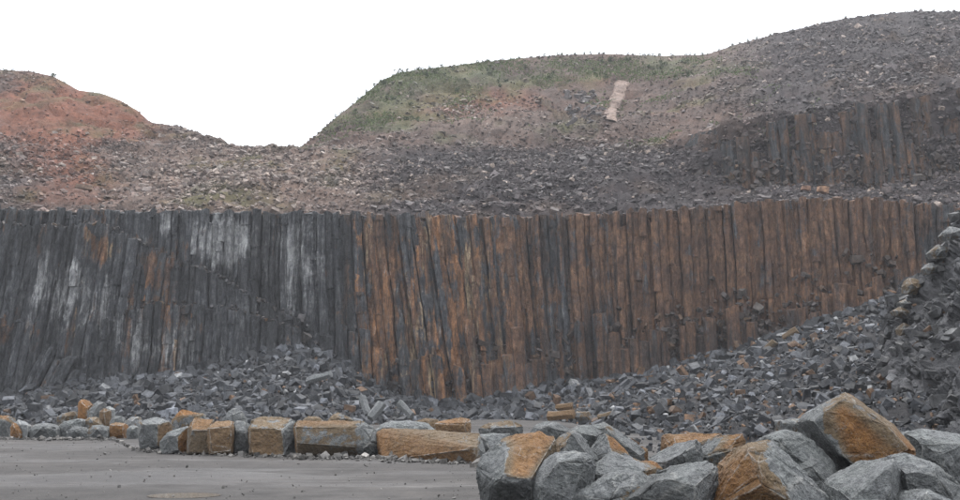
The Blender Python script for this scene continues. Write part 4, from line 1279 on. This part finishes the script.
for k in range(12):
    t = gs.random(); q = gs.uniform(-.5, .5)
    ppx_ = 622.5 - 13 * t + q * (11 + 3 * math.sin(9 * t)); ppy_ = 82 + 38 * t
    Yk = float(SPt[int(t * 59), 7, 1]) - .1
    o = bpy.data.objects.new('stone', meshes[(KINDS_[k % 4], k % 5)])
    COL.objects.link(o); o.parent = strip
    o.location = Vector(at(ppx_, ppy_, Yk)) - strip.location
    s = gs.uniform(.35, .6); o.scale = (s, s, s)
    o.rotation_euler = (gs.normal(0, .4), gs.normal(0, .4), gs.uniform(0, 6))
    cc_ = np.array((.42, .33, .29)) * gs.uniform(.75, 1.15)
    o.color = (*cc_, 1)
def outcrop(label, spots_, colour, tilt_):
    """ledge of big slanting blocks in the hillside, each block a part"""
    c0 = spots_[0]
    r0 = bpy.data.objects.new('rock_outcrop', None); COL.objects.link(r0)
    r0.location = at(c0[0], c0[1], hill_y(c0[0], c0[1]))
    tag(r0, label, 'outcrop')
    for k, (x_, y_, s_) in enumerate(spots_):
        o = bpy.data.objects.new('stone', meshes[(('slab', 'long', 'block')[k % 3], k % 5)])
        COL.objects.link(o); o.parent = r0
        o.location = Vector(at(x_, y_, hill_y(x_, y_) + .1)) - r0.location
        o.scale = (s_ * 1.2, s_, s_ * 1.3); o.rotation_euler = (gs.normal(.3, .4), tilt_ + gs.normal(0, .5), gs.normal(0, .8))
        o.color = (*(np.array(colour) * gs.uniform(.7, 1.3)), 1)
outcrop('dark slanting rock outcrop just left of the pale strip', [(562 + 30 * gs.random() + 12 * k_ / 60, 86 + 34 * gs.random() ** .8 + 6 * k_ / 60, gs.uniform(.5, 1.5)) for k_ in range(60)], (.105, .094, .095), -.6)
outcrop('tan slanting rock ledge on the hill left of the dark outcrop', [(542 + 18 * q, 100 + 20 * q, gs.uniform(.8, 1.6)) for q in np.linspace(0, 1, 9)], (.23, .175, .135), .7)
for lab, a, yy, c_, s, kd in (('small white stone on the cliff\'s edge above its middle', 632, 213, (.62, .63, .64), .8, 'slab'),
                              ('pale orange block on the bench near the brown upper cliff', 823, 190, (.40, .25, .17), 1.1, 'block'),
                              ('second pale orange block left of the bigger one on the bench', 806, 188, (.36, .22, .16), .8, 'block'),
                              ('tan slab on the left bench over the dark cliff', 84, 187, (.42, .30, .23), 1.7, 'slab')):
    place_stone(at(a, yy, wall_Y(a) + (1.2 if yy > 205 else 6)), s, kd, np.array(c_), lab, 'single blocks on the bench', (.1, .1, .4))

# ------------------------------------------------------------------ plants
def shrub_mesh(seed, n=110):
    r_ = np.random.default_rng(seed)
    V, F = [], []
    cl = r_.normal(0, .30, (6, 3)) * np.array((1, 1, .55)) + np.array((0, 0, .42))
    for k in range(n):
        c = cl[r_.integers(6)] + r_.normal(0, .16, 3)
        c[2] = max(c[2], .03)
        a, b = r_.normal(0, 1, 3), r_.normal(0, 1, 3)
        a /= np.linalg.norm(a); b -= a * (a @ b); b /= np.linalg.norm(b)
        s = r_.uniform(.09, .17)
        i = len(V)
        V += [c - a * s, c + b * s * .6, c + a * s, c - b * s * .6]
        F.append((i, i + 1, i + 2, i + 3))
    return build_mesh('shrub', np.array(V), np.array(F), M_LEAF)
protos = [shrub_mesh(300 + i) for i in range(4)]
pm = [p_.data for p_ in protos]
for p_ in protos: bpy.data.objects.remove(p_)
def sky_y(px): a = np.array(SKY, float); return np.interp(px, a[:, 0], a[:, 1]), np.interp(px, a[:, 0], a[:, 2])
SGp = 'shrubs along the hill skyline'
def shrub(p, s, label, k):
    o = bpy.data.objects.new('shrub', pm[k % 4]); COL.objects.link(o)
    o.location = p; o.scale = (s, s, s); o.rotation_euler = (0, 0, k * 1.7)
    tag(o, label, 'shrub', SGp)
rs = random.Random(3)
def ground_z(x, y):
    h = bv.ray_cast(Vector((x, y, 200)), Vector((0, 0, -1)))
    return h[0].z if h[0] else 0
spots = [(54, 1.5, 'lone shrub on the crest of the red left hill'), (5, .7, 'small shrub on the left hill crest near the picture edge'), (13, .8, 'second small shrub near the picture edge on the left crest'), (400, 1.6, 'rounded shrub on the shoulder of the green hill')]
xq = 318.0
while xq < 760:
    nm = 'on the steep green left flank of the middle hill' if xq < 395 else 'on the middle hill crest above the red patch' if xq < 540 else 'on the middle hill crest over the pale strip' if xq < 690 else 'in the dip between middle and right hills'
    spots.append((xq, rs.uniform(.6, 1.25), 'low dark shrub ' + nm))
    xq += rs.uniform(4, 13)
for xq in (770, 790, 822, 846, 870, 905, 921, 934):
    spots.append((xq, rs.uniform(.5, 1.0), 'tiny shrub on the high right hill crest'))
for k, (xq, s, lab) in enumerate(spots):
    yy, Y = sky_y(xq)
    p = at(xq, yy, Y); p[2] = ground_z(p[0], p[1]) - .08
    shrub(p, s * .62, lab, k)
P = pick(HGs, 46, lambda P, px, py: np.clip(zone(P, px, py)[2] - .3, 0, 1) * (py < 145) * (py > 58), g, 300, 720)
for k, p in enumerate(P):
    qx, qy = proj(p)
    where = 'steep left flank' if qx < 370 else 'left shoulder' if qx < 430 else 'slope above red patch' if qx < 540 else 'slope left of pale strip' if qx < 606 else 'slope right of pale strip'
    sz = rs.uniform(.6, 1.3)
    shrub(p, sz, f"{'low' if sz < .95 else 'larger'} green bush on {'upper' if qy < 84 else 'lower'} {where}", k + 3)

def grass():
    n = 11000
    P = pick(HGs, n, lambda P, px, py: np.clip(zone(P, px, py)[2] + 1.0 * fbm(P, .13, 3, 99) - .45, 0, 1) * (py < 150), g, 260, 820)
    VV = np.zeros((n, 4, 3, 3)); s = g.uniform(.12, .34, n)
    for k in range(4):
        a = g.uniform(0, 6.28, n); t = g.uniform(.2, .9, n)
        dx = np.stack([np.cos(a), np.sin(a), 0 * a], -1)
        VV[:, k, 0] = P + dx * (.28 * s)[:, None]
        VV[:, k, 1] = P - dx * (.28 * s)[:, None]
        VV[:, k, 2] = P + np.stack([np.sin(a * 3) * t, np.cos(a * 3) * t, 0 * a + 1], -1) * s[:, None]
    c = np.array((.15, .195, .085)) * np.exp(g.normal(0, .25, (n, 1))) * np.array((1, 1, 1))
    o = build_mesh('grass', VV.reshape(-1, 3), np.arange(n * 12).reshape(-1, 3), M_GRASS, False, np.repeat(c, 12, 0))
    tag(o, 'thin green grass and weeds over the hill slope', 'grass', kind='stuff')
grass()

# ------------------------------------------------------------------ puddles
a_ = np.linspace(0, 2 * math.pi, 40, endpoint=False)
V = np.vstack([[(0, 0, 0)], np.stack([np.cos(a_) * .62, np.sin(a_) * .46, 0 * a_], -1)])
pud = build_mesh('puddle', V, np.array([(0, 1 + k, 1 + (k + 1) % 40) for k in range(40)]), M_PUDDLE)
pud.location = (PC[0], PC[1], -.012)
tag(pud, 'shallow brown puddle in a hollow of the quarry floor', kind='structure')

# ------------------------------------------------------------------ haze
def haze():
    x, y0, y1, z0, z1 = 275, -62, 300, -1.6, 96
    V = [(a, b, c_) for a in (-x, x) for b in (y0, y1) for c_ in (z0, z1)]
    F = [(0, 1, 3, 2), (4, 6, 7, 5), (0, 4, 5, 1), (2, 3, 7, 6), (0, 2, 6, 4), (1, 5, 7, 3)]
    o = build_mesh('haze', np.array(V, float), np.array(F))
    m = bpy.data.materials.new('damp_air'); m.use_nodes = True
    t = m.node_tree; t.nodes.clear()
    out = t.nodes.new("ShaderNodeOutputMaterial"); v = t.nodes.new("ShaderNodeVolumePrincipled")
    v.inputs['Color'].default_value = (.90, .92, .97, 1)
    v.inputs['Density'].default_value = .0004
    t.links.new(v.outputs[0], out.inputs['Volume'])
    o.data.materials.append(m)
    tag(o, 'thin damp haze over the quarry', kind='stuff')
haze()

# ------------------------------------------------------------------ tell like-labelled things apart by their order
ORD = ['first', 'second', 'third', 'fourth', 'fifth', 'sixth', 'seventh', 'eighth', 'ninth', 'tenth', 'eleventh', 'twelfth', 'thirteenth', 'fourteenth', 'fifteenth', 'sixteenth', 'seventeenth', 'eighteenth', 'nineteenth', 'twentieth']
same = {}
for o in COL.objects:
    if 'label' in o and 'category' in o and not o.parent:
        same.setdefault(o['label'], []).append(o)
for lab, os_ in same.items():
    if len(os_) > 1:
        os_.sort(key=lambda o: float(proj(np.array(o.location))[0]))
        for i, o in enumerate(os_):
            w_ = ('left one', 'right one')[i] if len(os_) == 2 else ORD[min(i, 19)] + ' from left'
            o['label'] = lab + ', ' + w_
